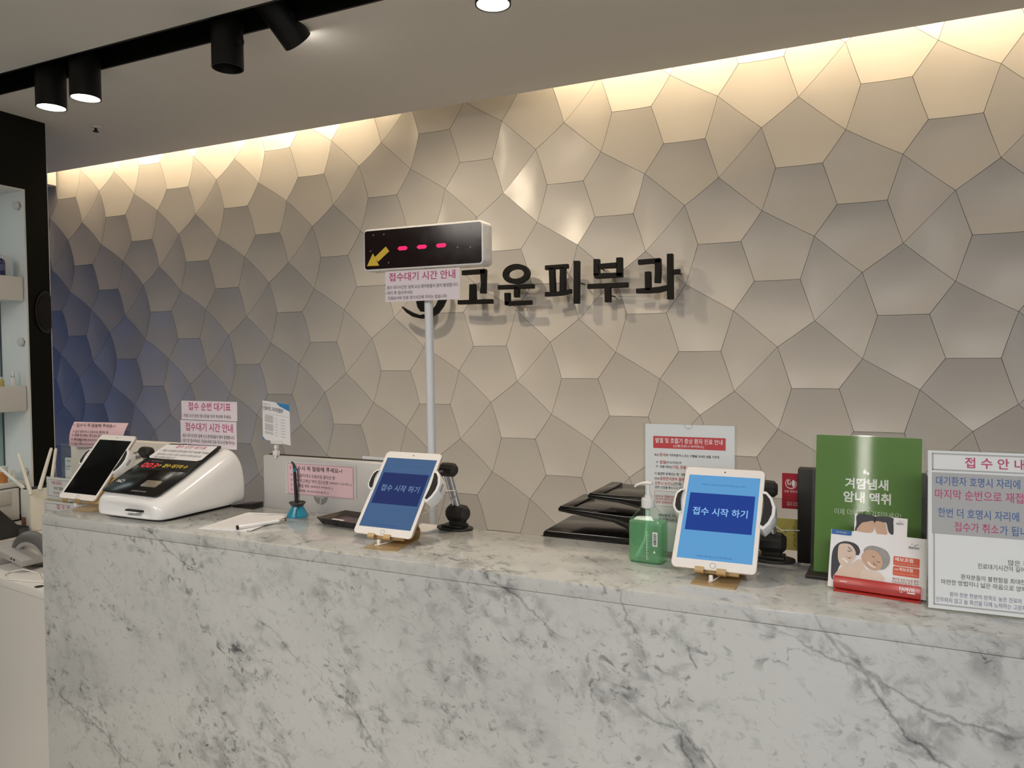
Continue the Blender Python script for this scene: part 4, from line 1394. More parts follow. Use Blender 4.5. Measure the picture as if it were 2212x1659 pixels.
t2.free()
q.flat([(0.0982 + 0.0098 * math.cos(a), 0.1398 + 0.0098 * math.sin(a)) for a in [rad(180 + 180 * k / 16) for k in range(17)]] + [(0.0982 + 0.0089 * math.cos(a), 0.1398 + 0.0089 * math.sin(a)) for a in [rad(360 - 180 * k / 16) for k in range(17)]], 0.0034)
q.build('thumb_notch', M_INKGREY, fv)
q = B()
q.flat([(0.0185, 0.0835), (0.1790, 0.0835), (0.1790, 0.1110), (0.0185, 0.1110)], 0.0002)
q.build('banner', mat('red_banner', (0.60, 0.055, 0.065), 0.6), fv)
lettering('banner_text', [('발열 및 호흡기 증상 환자 진료 안내', 0.0235, 0.0955, 0.1724, 0.1075), ('(신종코로나 바이러스)', 0.0643, 0.0860, 0.1320, 0.0930)], M_INKWHITE, fv, 0.0005, 0.012)
lettering('black_text', [('최근', 0.0209, 0.0650, 0.0316, 0.0705), ('에 거주하였거나, 또는 여행을 다녀온 분들 가운데', 0.0468, 0.0648, 0.1649, 0.0712), ('☞', 0.0249, 0.0495, 0.0295, 0.0535), ('(37.5c이상)과', 0.0469, 0.0478, 0.0820, 0.0548), ('☞', 0.0249, 0.0395, 0.0295, 0.0435), ('호흡기증상(', 0.0335, 0.0375, 0.0617, 0.0443), ('이 발생한 분께서는 병 · 의원', 0.0214, 0.0218, 0.0920, 0.0283), ('먼저', 0.0217, 0.0103, 0.0322, 0.0160), ('(전화', 0.0640, -0.0018, 0.0826, 0.0069), ('관련 상담을 받으시고 안내', 0.0222, -0.0096, 0.0868, -0.0032), ('여러분의 가족,', 0.0309, -0.0752, 0.0756, -0.0668), ('번거롭더라도', 0.0309, -0.0848, 0.0743, -0.0768)], M_INKBLACK, fv, 0.0003, 0.010)
lettering('red_text', [('중국', 0.0330, 0.0645, 0.0463, 0.0722), ('발열', 0.0335, 0.0478, 0.0466, 0.0555), ('기침, 콧물', 0.0620, 0.0372, 0.0925, 0.0455), ('질병관리본부 콜센', 0.0338, 0.0098, 0.0886, 0.0180), ('진주시 보건소', 0.0222, -0.0012, 0.0636, 0.0066), ('만약 위 전화번호에', 0.0241, -0.0305, 0.0695, -0.0245), ('대기하시면서 (보건', 0.0241, -0.0372, 0.0695, -0.0312), ('먼저 전화하여 주', 0.0241, -0.0439, 0.0695, -0.0379)], M_INKRED, fv, 0.0003, 0.008)
q = B()
for x0, y0, x1, y1 in ((0.0217, -0.0155, 0.155, -0.0149), (0.0217, -0.0502, 0.155, -0.0496), (0.0217, -0.0502, 0.0223, -0.0149), (0.1544, -0.0502, 0.155, -0.0149)):
    q.flat([(x0, y0), (x1, y0), (x1, y1), (x0, y1)], 0.0003)
q.build('red_frame', M_INKRED, fv)

# ------------------------------------------------------------------ black monitor, red leaflet, yellow memo
bm_ = thing('monitor', 'black monitor standing behind the green poster', 'monitor', (0.002, 1.80, 0.75))
B().box(-0.130, 0.0, 0.300, 0.128, 0.035, 0.5480, 0.004).build('back_cover', M_BLACKPL, bm_)
B().box(-0.03, 0.035, 0.0, 0.03, 0.055, 0.40, 0.003).build('stand_neck', M_BLACKPL, bm_)
B().box(-0.10, -0.02, 0.0, 0.10, 0.14, 0.010, 0.003).build('stand_foot', M_BLACKPL, bm_)
rl = leaning('leaflet', 'red clinic leaflet stuck to the left edge of the black monitor', 'leaflet', (-0.1646, 1.8370, 1.1977), 0, 0)
q = B()
q.box(0.0, 0.0, -0.001, 0.062, 0.0826, 0.0)
q.build('card', mat('red_card', (0.42, 0.012, 0.03), 0.5), rl)
q = B()
ringp = [(0.0195 + 0.0125 * math.cos(rad(a)), 0.0590 + 0.0125 * math.sin(rad(a))) for a in range(120, 391, 10)] + [(0.0195 + 0.0112 * math.cos(rad(a)), 0.0595 + 0.0110 * math.sin(rad(a))) for a in range(390, 119, -10)]
q.flat(ringp, 0.0003)
q.flat([(0.022, 0.066), (0.026, 0.068), (0.029, 0.062), (0.028, 0.055), (0.024, 0.050), (0.0225, 0.055), (0.021, 0.058)], 0.0003)
q.flat([(0.0125, 0.0665), (0.018, 0.0685), (0.0185, 0.0675), (0.014, 0.0645), (0.0135, 0.059), (0.0175, 0.058), (0.0180, 0.0615), (0.016, 0.0625), (0.0195, 0.0635), (0.0195, 0.056), (0.0120, 0.0565), (0.0112, 0.063)], 0.0003)
q.build('leaflet_logo', M_INKWHITE, rl)
lettering('leaflet_text', [('고운 피부과의원', 0.0045, 0.0375, 0.0440, 0.0435), ('055-745-', 0.0110, 0.0125, 0.0370, 0.0160), ('055-746-', 0.0110, 0.0075, 0.0370, 0.0110)], M_INKWHITE, rl, 0.0003)
M_MEMO = mat('yellow_memo', (0.58, 0.50, 0.12), 0.6)
ym = leaning('memo_note', 'yellow memo with handwriting stuck beside the black monitor', 'note', (-0.1893, 1.8372, 1.1010), 0, 0)
q = B()
q.box(0.0, 0.0, -0.001, 0.068, 0.0730, 0.0)
q.build('sheet', M_MEMO, ym)
q = B()
random.seed(3)
for col_, y1_ in ((0.014, 0.050), (0.032, 0.058), (0.052, 0.060)):
    y = 0.012
    while y < y1_:
        x = col_ + random.uniform(-0.002, 0.002)
        pts = [(x + random.uniform(-.003, .003), y + random.uniform(-.0015, .0015), 0.0009) for _ in range(4)]
        q.tube(pts, 0.0005, 5)
        y += random.uniform(0.0045, 0.008)
q.build('handwriting', M_INKBLACK, ym)

# ------------------------------------------------------------------ green poster in an acrylic stand
gp = leaning('acrylic_sign', 'green poster with white lettering in a clear stand on a black foot', 'sign', (-0.0773, 1.6554, 1.1075), -3, 8, 'notices in clear acrylic stands')
M_GREEN = mat('green_poster', (0.085, 0.205, 0.022), 0.55, noise=0.03, nscale=12)
q = B()
q.box(-0.0085, 0.0, -0.001, 0.1862, 0.2820, 0.0)
q.build('poster', M_GREEN, gp)
ac = B()
ac.flat([(-0.0150, 0.0), (0.1930, 0.0), (0.1930, 0.2840), (-0.0150, 0.2840)], 0.0020)
ac.box(-0.0150, 0.0, -0.0040, 0.1930, 0.2840, -0.0022)
ac.build('acrylic_holder', M_ACRYLIC, gp)
lettering('heading', [('겨땀냄새', 0.0480, 0.1745, 0.1275, 0.1965), ('암내 액취', 0.0455, 0.1465, 0.1325, 0.1690)], M_INKWHITE, gp, 0.0004, 0.026)
lettering('subtitle', [('이제 더이상 숨기지마세요!', 0.0290, 0.1195, 0.1509, 0.1325)], mat('pale_green_ink', (0.62, 0.68, 0.55), 0.7), gp, 0.0004)
q = B()
for cx2, cy2, r_ in ((0.0845, 0.2090, 0.0034), (0.0905, 0.2065, 0.0022)):
    q.flat([(cx2 + r_ * math.cos(rad(a)), cy2 + r_ * math.sin(rad(a))) for a in range(150, 391, 15)] + [(cx2, cy2 + r_ * 2.1)], 0.0004)
q.build('drop_mark', M_INKWHITE, gp)
gf = B()
gf.box(-0.0200, -0.0075, -0.055, 0.1950, 0.0, 0.036, 0.002)
ft_ = gf.build('foot', M_BLACKPL, gp)
ft_.rotation_euler = (rad(8), 0, 0)
ft_.location = (0, 0.0, 0)

# ------------------------------------------------------------------ brochures in a red holder
br = thing('brochure_holder', 'red plastic brochure holder with white lettering', 'holder', (-0.0557, 1.566, CT), rad(-7.5))
TB = 20.0
M_REDPL = mat('red_plastic', (0.45, 0.022, 0.016), 0.3)


def lean_part(b, name, m, parent, label=None):
    o = b.build(name, m, parent, label=label)
    o.rotation_euler = (rad(90 - TB), 0, 0)
    o.location = (0, 0, 0.0035)
    return o


q = B()
q.box(0.0117, 0.0005, 0.0075, 0.1602, 0.0235, 0.0100, 0.0008)
fp = lean_part(q, 'front_lip', M_REDPL, br)
q = B()
for yy in (0.004, 0.0065, 0.009):
    q.box(0.0119, yy, 0.0100, 0.1600, yy + 0.0009, 0.0107)
q.build('lip_ridge', mat('dark_red_plastic', (0.33, 0.012, 0.012), 0.3), fp)
lettering('lip_lettering', [('FAMVIR', 0.1250, 0.0115, 0.1508, 0.0185)], M_INKWHITE, fp, 0.0110, 0.018)
q = B()
q.flat([(0.138, 0.0082), (0.1508, 0.0082), (0.1508, 0.0102), (0.138, 0.0102)], 0.0112)
q.flat([(0.126, 0.0088), (0.131, 0.0088), (0.131, 0.0098), (0.126, 0.0098)], 0.0112)
q.flat([(0.0225, 0.0130), (0.0355, 0.0130), (0.0355, 0.0142), (0.0225, 0.0142)], 0.0102)
q.build('lip_small_print', M_INKWHITE, fp)
q = B()
q.box(0.0117, 0.0, -0.012, 0.1602, 0.060, -0.0105, 0.0005)
lean_part(q, 'back_plate', M_REDPL, br)
q = B()
q.box(0.0117, -0.0105, 0.0, 0.1602, 0.040, 0.0030, 0.0008)
q.build('floor_plate', M_REDPL, br)

M_SKIN = mat('printed_skin', (0.55, 0.36, 0.25), 0.6, noise=0.12, nscale=25)
M_SKIN2 = mat('printed_pale_skin', (0.66, 0.52, 0.42), 0.6, noise=0.12, nscale=25)
M_HAIR = mat('printed_dark_hair', (0.035, 0.035, 0.045), 0.6, noise=0.3, nscale=60)
M_GREYHAIR = mat('printed_grey_hair', (0.30, 0.29, 0.28), 0.6, noise=0.3, nscale=60)
M_TEETH = mat('printed_teeth', (0.80, 0.74, 0.70), 0.6)
M_ORANGE = mat('orange_red_print', (0.62, 0.10, 0.045), 0.6)
M_BROWNINK = mat('brown_ink', (0.33, 0.12, 0.06), 0.6)


def brochure(label, loc):
    t = thing('brochure', label, 'brochure', loc, rad(-7.5), 'brochures in the red holder')
    return t


b1 = brochure('white brochure with a smiling couple, front one in the red holder', (-0.0557, 1.566, CT))
q = B()
q.box(0.0, 0.0016, -0.0030, 0.1680, 0.1125, 0.0)
pg = lean_part(q, 'cover', M_PAPER, b1)
q = B()
q.flat([(0.0008, 0.1125), (0.0375, 0.1125), (0.0375, 0.1045), (0.0350, 0.1030), (0.0008, 0.1030)], 0.0004)
q.build('blue_tab', mat('blue_tab_print', (0.03, 0.12, 0.36), 0.6), pg)
lettering('tab_text', [('환자 사용 설명서', 0.0095, 0.1065, 0.0285, 0.0100 + 0.0990)], M_INKWHITE, pg, 0.0007)
lettering('publisher_mark', [('dalim', 0.1361, 0.0915, 0.1540, 0.0970)], M_INKDARK, pg, 0.0004, 0.01)
q = B()
for x, y, r_ in ((0.142, 0.1005, 0.0009), (0.1475, 0.0985, 0.0011), (0.1515, 0.1005, 0.0008), (0.1555, 0.0990, 0.0006), (0.1500, 0.0995, 0.0006)):
    q.flat(ell(x, y, r_, r_, 10), 0.0004)
q.build('publisher_dots', M_INKDARK, pg)
# couple
q = B()
q.flat(soft([(0.006, 0.018), (0.004, 0.045), (0.005, 0.070), (0.012, 0.084), (0.024, 0.091), (0.038, 0.091), (0.049, 0.086), (0.054, 0.076), (0.052, 0.068), (0.047, 0.067), (0.030, 0.060), (0.018, 0.040), (0.014, 0.020)]), 0.0004)
q.build('printed_woman_hair', M_HAIR, pg)
q = B()
q.flat(soft([(0.016, 0.082), (0.026, 0.087), (0.038, 0.085), (0.046, 0.074), (0.046, 0.062), (0.040, 0.052), (0.031, 0.045), (0.024, 0.044), (0.018, 0.050), (0.015, 0.062)]), 0.0007)
q.build('printed_woman_face', M_SKIN2, pg)
q = B()
q.flat(soft([(0.022, 0.0575), (0.027, 0.0535), (0.033, 0.0495), (0.0345, 0.0515), (0.032, 0.0545), (0.026, 0.0590)]), 0.0010)
q.build('printed_smile', M_TEETH, pg)
q = B()
q.flat(soft([(0.031, 0.0745), (0.034, 0.0725), (0.037, 0.0720), (0.0375, 0.0730), (0.034, 0.0740)]), 0.0010)
q.flat(soft([(0.032, 0.0805), (0.037, 0.0765), (0.0395, 0.0735), (0.0402, 0.0742), (0.037, 0.0782), (0.033, 0.0812)]), 0.0010)
q.build('printed_woman_eye', M_HAIR, pg)
q = B()
q.flat(soft([(0.060, 0.078), (0.066, 0.086), (0.076, 0.089), (0.090, 0.087), (0.101, 0.081), (0.106, 0.070), (0.105, 0.058), (0.098, 0.048), (0.088, 0.046), (0.078, 0.050), (0.066, 0.068)]), 0.0007)
q.build('printed_man_hair', M_GREYHAIR, pg)
q = B()
q.flat(soft([(0.057, 0.066), (0.062, 0.076), (0.072, 0.081), (0.084, 0.078), (0.092, 0.068), (0.094, 0.056), (0.090, 0.046), (0.080, 0.043), (0.070, 0.046), (0.062, 0.054)]), 0.0010)
q.build('printed_man_face', M_SKIN, pg)
q = B()
q.flat(soft([(0.068, 0.0560), (0.074, 0.0500), (0.082, 0.0475), (0.083, 0.0490), (0.076, 0.0520), (0.070, 0.0580)]), 0.0013)
q.build('printed_smile', M_TEETH, pg)
q = B()
q.flat(soft([(0.083, 0.0610), (0.086, 0.0590), (0.0895, 0.0585), (0.0895, 0.0595), (0.086, 0.0602)]), 0.0013)
q.flat(soft([(0.074, 0.0700), (0.077, 0.0678), (0.080, 0.0670), (0.0800, 0.0680), (0.077, 0.0690)]), 0.0013)
q.build('printed_man_eye', M_HAIR, pg)
M_SKINDARK = mat('printed_dark_skin', (0.36, 0.21, 0.14), 0.6)
q = B()
q.flat(soft([(0.0300, 0.0640), (0.0345, 0.0610), (0.0395, 0.0625), (0.0385, 0.0600), (0.0350, 0.0588)]), 0.0010)
q.build('printed_nose', M_SKINDARK, pg)
q = B()
q.flat(soft([(0.0790, 0.0610), (0.0800, 0.0560), (0.0850, 0.0535), (0.0825, 0.0520), (0.0780, 0.0545)]), 0.0013)
q.build('printed_nose', M_SKINDARK, pg)
q = B()
q.flat(soft([(0.012, 0.016), (0.014, 0.030), (0.026, 0.044), (0.040, 0.050), (0.052, 0.060), (0.060, 0.058), (0.066, 0.044), (0.082, 0.040), (0.092, 0.030), (0.092, 0.022), (0.06, 0.018)]), 0.0005)
q.build('printed_arms', M_SKIN2, pg)
q = B()
q.flat(soft([(0.056, 0.030), (0.060, 0.040), (0.072, 0.043), (0.090, 0.040), (0.098, 0.030), (0.092, 0.022), (0.06, 0.021)]), 0.0012)
q.build('printed_cheek', mat('printed_light_skin', (0.70, 0.58, 0.48), 0.6, noise=0.08, nscale=25), pg)
for y0, y1, nm in ((0.0576, 0.0745, 'label_box'), (0.0390, 0.0560, 'label_box')):
    q = B()
    q.rrect(0.1120, y0, 0.1557, y1, 0.0022, 0.0, 0.0004, 4)
    q.build(nm, M_ORANGE, pg)
lettering('label_text', [('에보프림', 0.1146, 0.0655, 0.1450, 0.0730), ('에보프림', 0.1222, 0.0480, 0.1450, 0.0545), ('소아용', 0.1138, 0.0485, 0.1205, 0.0520)], M_INKWHITE, pg, 0.0008, 0.014)
lettering('label_small_text', [('(γ-linolenic acid 40mg)', 0.1140, 0.0595, 0.1538, 0.0632), ('(γ-linolenic acid 80mg)', 0.1140, 0.0410, 0.1538, 0.0447)], mat('pale_orange_ink', (0.75, 0.42, 0.32), 0.6), pg, 0.0008)
lettering('slogan', [('생리적 보습기능을 통한', 0.1115, 0.0300, 0.1552, 0.0352), ('아토피피부염 증상 개선', 0.1112, 0.0242, 0.1552, 0.0294), ('에보프림연질캡슐', 0.1110, 0.0172, 0.1555, 0.0236)], M_BROWNINK, pg, 0.0004, 0.01)

b2 = brochure('white brochure with two dark-haired heads, behind in the red holder', (-0.0557, 1.566, CT))
q = B()
q.box(0.0405, 0.0016, -0.0075, 0.1325, 0.1478, -0.0045)
pg2 = lean_part(q, 'cover', M_PAPER, b2)
zq = -0.0041
q = B()
q.flat(soft([(0.042, 0.115), (0.044, 0.128), (0.0455, 0.1470), (0.0750, 0.1470), (0.0765, 0.134), (0.070, 0.128), (0.060, 0.121), (0.050, 0.117)]), zq)
q.flat(soft([(0.0745, 0.1395), (0.0790, 0.1470), (0.1060, 0.1470), (0.1085, 0.138), (0.1095, 0.116), (0.1040, 0.116), (0.1000, 0.122), (0.0960, 0.136), (0.0860, 0.134), (0.078, 0.133)]), zq)
q.build('printed_heads_hair', M_HAIR, pg2)
q = B()
q.flat(soft([(0.046, 0.115), (0.050, 0.126), (0.055, 0.132), (0.062, 0.134), (0.0735, 0.137), (0.0760, 0.128), (0.0745, 0.118), (0.068, 0.1135)]), zq + 0.0003)
q.flat(soft([(0.0765, 0.134), (0.0770, 0.125), (0.0800, 0.116), (0.0850, 0.112), (0.0985, 0.114), (0.0970, 0.126), (0.0955, 0.134), (0.088, 0.137), (0.080, 0.1375)]), zq + 0.0003)
q.build('printed_heads_face', M_SKIN, pg2)
lettering('publisher_mark', [('dalim', 0.1135, 0.1350, 0.1260, 0.1395)], M_INKDARK, pg2, zq, 0.01)
q = B()
for x, y, r_ in ((0.1185, 0.1425, 0.0007), (0.1215, 0.1410, 0.0008), (0.1245, 0.1425, 0.0006)):
    q.flat(ell(x, y, r_, r_, 8), zq)
q.build('publisher_dots', M_INKDARK, pg2)

# ------------------------------------------------------------------ large white notice at the right
wn = leaning('acrylic_sign', 'large white reception notice with pink and blue lines at the right edge of the counter', 'sign', (.1161, 1.5071, 1.1040), 1.8, 8, 'notices in clear acrylic stands')
B().box(-0.0040, 0.0, -0.001, 0.2060, 0.2790, 0.0).build('paper', M_PAPER, wn)
ac = B()
ac.flat([(-0.0090, -0.0015), (0.2110, -0.0015), (0.2110, 0.2815), (-0.0090, 0.2815)], 0.0020)
ac.box(-0.0090, -0.0015, -0.0040, 0.2110, 0.2815, -0.0022)
ac.build('acrylic_holder', M_ACRYLIC, wn)
q = B()
q.box(-0.0090, -0.0035, -0.060, 0.2110, -0.0005, 0.0015)
fo = q.build('foot', M_ACRYLIC, wn)
fo.rotation_euler = (rad(8), 0, 0)
q = B()
for x0, y0, x1, y1 in ((0.0022, 0.2435, 0.2000, 0.2462), (0.0022, 0.2722, 0.2000, 0.2748), (0.0022, 0.2435, 0.0050, 0.2748), (0.1975, 0.2435, 0.2000, 0.2748), (0.0040, 0.0060, 0.0066, 0.1320), (0.0040, 0.0060, 0.2000, 0.0086), (0.1975, 0.0060, 0.2000, 0.1320)):
    q.flat([(x0, y0), (x1, y0), (x1, y1), (x0, y1)], 0.0003)
q.flat([(0.0022, 0.1310), (0.2000, 0.1310), (0.2000, 0.2400), (0.0022, 0.2400)], 0.0003)
q.build('grey_field', mat('grey_print', (0.44, 0.43, 0.44), 0.7), wn)
lettering('heading', [('접 수 안 내', 0.0538, 0.2500, 0.1440, 0.2690)], M_INKPINK, wn, 0.0006, 0.012)
lettering('blue_lines', [('대기환자 호명시 자리에', 0.0087, 0.2170, 0.1362, 0.2335), ('없으시면', 0.1440, 0.2170, 0.1920, 0.2335), ('한번 더 호명시 자리에', 0.0118, 0.1610, 0.1342, 0.1775), ('가 됩니다', 0.1058, 0.1365, 0.1600, 0.1530)], M_INKBLUE, wn, 0.0006, 0.006)
lettering('pink_lines', [('마지막 순번으로 재접수', 0.0071, 0.1930, 0.1560, 0.2105), ('접수가 취소', 0.0371, 0.1375, 0.1040, 0.1540)], M_INKPINK, wn, 0.0006, 0.006)
lettering('black_lines', [('많은 환자분들로', 0.1175, 0.0860, 0.1860, 0.0952), ('진료대기시간이 길어', 0.0722, 0.0758, 0.1417, 0.0850), ('환자분들의 불편함을 최대한', 0.0466, 0.0550, 0.1423, 0.0638), ('마련한 방법이니 넓은 마음으로 양해', 0.0164, 0.0432, 0.1431, 0.0522)], M_INKBLACK, wn, 0.0003)
lettering('slate_lines', [('환자 한분 한분의 만족도 높은 진료와', 0.0294, 0.0232, 0.1367, 0.0312), ('안주하지 않고 늘 최선을 다해 노력하는 고운피부과', 0.0081, 0.0120, 0.1560, 0.0205)], M_INKSLATE, wn, 0.0003)

# ------------------------------------------------------------------ things on the white side desk
DZ = 0.84
wm = thing('monitor', 'white-backed monitor behind the black-screened tablet', 'monitor', (-2.475, 1.90, DZ + 0.0008))
B().box(-0.300, 0.0, 0.085, 0.300, 0.035, 0.413, 0.006).build('back_cover', mat('cream_white_plastic', (0.74, 0.70, 0.63), 0.35, noise=0.01), wm)
B().box(-0.03, 0.0355, 0.0, 0.03, 0.05, 0.25, 0.003).build('stand_neck', M_WHITEPL, wm)
B().box(-0.12, -0.03, 0.0, 0.12, 0.14, 0.010, 0.003).build('stand_foot', M_WHITEPL, wm)
pl = leaning('notice_paper', 'pink reminder notice curling over the top of the white monitor', 'notice', (-2.727, 1.8641, 1.2249), 7.3, 15, 'pink reminder notices')
t = bmesh.new()
cols = []
for k in range(9):
    y = 0.0949 * k / 8
    bow = 0.010 * math.sin(PI * k / 8)
    cols.append((t.verts.new((-0.0009 * k / 8, y, bow - 0.001)), t.verts.new((0.2533 + 0.0066 * k / 8, y, bow - 0.001))))
for a, c2 in zip(cols[:-1], cols[1:]):
    t.faces.new((a[0], a[1], c2[1], c2[0]))
q = B()
q._add(t)
q.build('sheet', M_PINKPAPER, pl)
reminder(pl, 0.0085, 1.0, (0.0745, 0.0510, 0.0370, 0.0200, 0.0040), 0.0105, 0.0098)

bh = thing('leaflet_holder', 'clear plastic leaflet holder with white slips beside the white monitor', 'holder', (-3.02, 2.05, DZ))
q = B()
q.box(-0.036, 0.0, 0.0, 0.034, 0.002, 0.362)
q.box(-0.036, 0.05, 0.0, 0.034, 0.052, 0.362)
q.box(-0.036, 0.002, 0.0, -0.034, 0.05, 0.362)
q.box(-0.036, 0.0, 0.0, 0.034, 0.052, 0.002)
q.build('holder', M_ACRYLIC, bh)
q = B()
q.box(-0.024, 0.010, 0.003, 0.028, 0.016, 0.30)
slip = q.build('slips', M_PAPER, bh)
q = B()
for x0, x1, z in ((-0.012, 0.010, 0.285), (-0.018, 0.012, 0.262), (-0.018, 0.004, 0.250)):
    q.poly([(x0, 0.0096, z), (x1, 0.0096, z), (x1, 0.0096, z + 0.006), (x0, 0.0096, z + 0.006)])
q.build('slip_print', M_INKGREY, slip)

M_SIGNFRAME = mat('grey_pink_frame_print', (0.45, 0.40, 0.42), 0.6)


def small_sign(label, o, w, h, zlow, fx):
    t = leaning('acrylic_sign', label, 'sign', o, 0, 0, 'small notices in clear acrylic stands')
    B().box(0.004, 0.002, -0.001, w - 0.004, h - 0.004, 0.0).build('paper', M_PAPER, t)
    a_ = B()
    a_.flat([(0, zlow), (w, zlow), (w, h), (0, h)], 0.0020)
    a_.box(0, zlow, -0.004, w, h, -0.0022)
    a_.box(0, zlow, -0.012, w, zlow + 0.002, 0.008)
    a_.build('acrylic_holder', M_ACRYLIC, t)
    q = B()
    m_ = 0.010
    for x0, y0, x1, y1 in ((m_, m_, w - m_, m_ + .002), (m_, h - m_ - .004, w - m_, h - m_ - .002), (m_, m_, m_ + .002, h - m_ - .002), (w - m_ - .002, m_, w - m_, h - m_ - .002)):
        q.flat([(x0, y0), (x1, y0), (x1, y1), (x0, y1)], 0.0003)
    q.build('print_border', M_SIGNFRAME, t)
    return t


e1 = small_sign('small clear-framed notice about beauty advice beside the router', (-2.697, 1.75, 1.049), 0.17, 0.083, -0.209, 0)
lettering('pink_text', [('미용 상담은', 0.034, 0.0530, 0.090, 0.0660)], M_INKPINK, e1, 0.0004, 0.012)
lettering('black_text', [('미리 말씀', 0.045, 0.0340, 0.095, 0.0460), ('주근깨', 0.041, 0.0190, 0.072, 0.0260)], M_INKBLACK, e1, 0.0004, 0.006)
e2 = small_sign('small clear-framed notice with pink heading low beside the counter end', (-2.666, 1.72, 0.90), 0.19, 0.153, -0.060, 0)
lettering('heading', [('접 수 안 내', 0.071, 0.1230, 0.170, 0.1395)], M_INKPINK, e2, 0.0004, 0.012)
q = B()
q.flat([(0.012, 0.1120), (0.178, 0.1120), (0.178, 0.1145), (0.012, 0.1145)], 0.0003)
q.build('rule', M_SIGNFRAME, e2)

ro = thing('wifi_router', 'white upright router with black top and thin antennas', 'router', (-3.14, 2.03, DZ))
B().box(-0.035, -0.080, 0.0, 0.030, 0.080, 0.176, 0.005).build('housing', mat('cream_router_plastic', (0.78, 0.74, 0.66), 0.35, noise=0.01), ro)
B().box(-0.031, -0.076, 0.1755, 0.026, 0.076, 0.1785, 0.001).build('top_vent', M_BLACKPL, ro)
B().box(-0.030, -0.0812, 0.018, 0.000, -0.0798, 0.060, 0.0003).build('picture_sticker', mat('brown_sticker', (0.30, 0.12, 0.07), 0.5, noise=0.5, nscale=60), ro)
M_ANT = mat('white_antenna_plastic', (0.78, 0.75, 0.68), 0.35)
for a_, b_ in (((-0.022, -0.070, 0.176), (-0.165, -0.080, 0.257)), ((0.050, -0.088, 0.160), (-0.032, -0.084, 0.325)), ((0.030, -0.040, 0.172), (0.025, 0.020, 0.340)), ((0.034, 0.002, 0.150), (0.030, 0.036, 0.337))):
    B().tube([a_, tuple(0.96 * y_ + 0.04 * x_ for x_, y_ in zip(a_, b_)), b_], [0.0085, 0.0060, 0.0040], 12).build('antenna', M_ANT, ro)

bw = thing('brochure_wedge', 'black sloping display stand on the white side desk', 'stand', (-3.17, 1.80, DZ))
B().prism([(-0.14, 0.0), (0.125, 0.0), (0.127, 0.034), (0.082, 0.048), (0.015, 0.122), (-0.14, 0.290)], -0.085, 0.085, 'x', 0.002).build('body', M_BLACKPL, bw)
B().box(0.0853, 0.084, 0.003, 0.0865, 0.124, 0.031, 0.0003).build('label_pocket', mat('dark_grey_plastic', (0.05, 0.05, 0.05), 0.3), bw)

ph = thing('desk_phone', 'grey desk telephone with an arched handset on the white side desk', 'telephone', (-2.66, 1.60, DZ), rad(-6))
M_PHONE = mat('grey_phone_plastic', (0.40, 0.385, 0.37), 0.45, noise=0.02)
M_PHONED = mat('dark_grey_phone_plastic', (0.13, 0.125, 0.12), 0.4, noise=0.02)
B().prism([(-0.12, 0.046), (0.125, 0.020), (0.125, 0.042), (-0.02, 0.060), (-0.12, 0.066)], -0.03, 0.11, 'y', 0.006).build('body', M_PHONE, ph)
B().prism([(-0.12, 0.0), (-0.055, 0.0), (-0.030, 0.040), (-0.12, 0.045)], -0.02, 0.05, 'y', 0.003).build('support_foot', M_PHONE, ph)
B().prism([(-0.03, 0.0), (0.10, 0.006), (0.12, 0.018), (0.03, 0.024)], 0.03, 0.09, 'y', 0.003).build('underside', M_PHONED, ph)
for rx_, rz_, th_, m_, nm_ in ((0.112, 0.066, 0.014, M_PHONED, 'handset'), (0.092, 0.047, 0.011, M_PHONE, 'handset_inner')):
    arc = []
    for k in range(13):
        a = rad(180 - 180 * k / 12)
        arc.append((0.075 + rx_ * math.cos(a), 0.03, 0.040 + rz_ * math.sin(a)))
    B().tube(arc, th_, 14, flat=1.5).build(nm_, m_, ph)
q = B()
for x in (0.060, 0.078):
    q.lathe([(0, 0.0005), (0.004, 0.0005), (0.004, 0), (0, 0)], c=(x, -0.0305, 0.042 - (x - .06) * .1), seg=14, mtx=Matrix.Rotation(PI / 2, 4, 'X'))
q.build('socket', M_BLACK, ph)
tag(B().tube([(-2.42, 1.545, DZ + .003), (-2.48, 1.575, DZ + .003), (-2.545, 1.568, DZ + .012), (-2.585, 1.550, DZ + .003), (-2.565, 1.515, DZ + .003), (-2.50, 1.492, DZ + .003), (-2.40, 1.512, DZ + .003), (-2.36, 1.52, DZ + .003)], 0.0022, 8).build('phone_cord', M_WHITEPL),
    'thin white cord looping in front of the desk telephone', 'cord')

# ------------------------------------------------------------------ display niche in the black wall
for z0, z1, lab, y1 in ((1.819, 1.926, 'thick white niche shelf carrying the dark blue bottle', 2.140), (1.324, 1.437, 'thick white niche shelf carrying the small white bottle', 2.140), (0.988, 1.009, 'thin white niche shelf over the woven drawers', 2.138)):
    t = thing('niche_shelf', lab, 'shelf', (-3.50, 1.67, z0), 0, 'white shelves of the wall niche')
    B().box(-0.135, -0.465, 0, 0.085, y1 - 1.67, z1 - z0, 0.002).build('board', M_WALLWHITE, t)
M_TEALGLASS = mat('pale_teal_glass', (0.30, 0.42, 0.40), 0.12)
for z0, z1 in ((1.94, 2.26), (1.45, 1.81), (1.02, 1.315)):
    pass
gpnl = thing('niche_backing', 'tall teal glass back panel inside the white niche', 'glass backing', (-3.60, 1.70, 1.013))
for z0, z1 in ((0.0, 0.308), (0.427, 0.803), (0.916, 1.26)):
    B().box(0.0, -0.49, z0, 0.008, 0.437, z1).build('pane', M_TEALGLASS, gpnl)
    B().box(0.008, 0.4375, z0, 0.0105, 0.4400, z1).build('pane_edge', M_INKDARK, gpnl)
M_KNOB = mat('satin_metal_knob', (0.70, 0.68, 0.66), 0.35, metal=0.3)
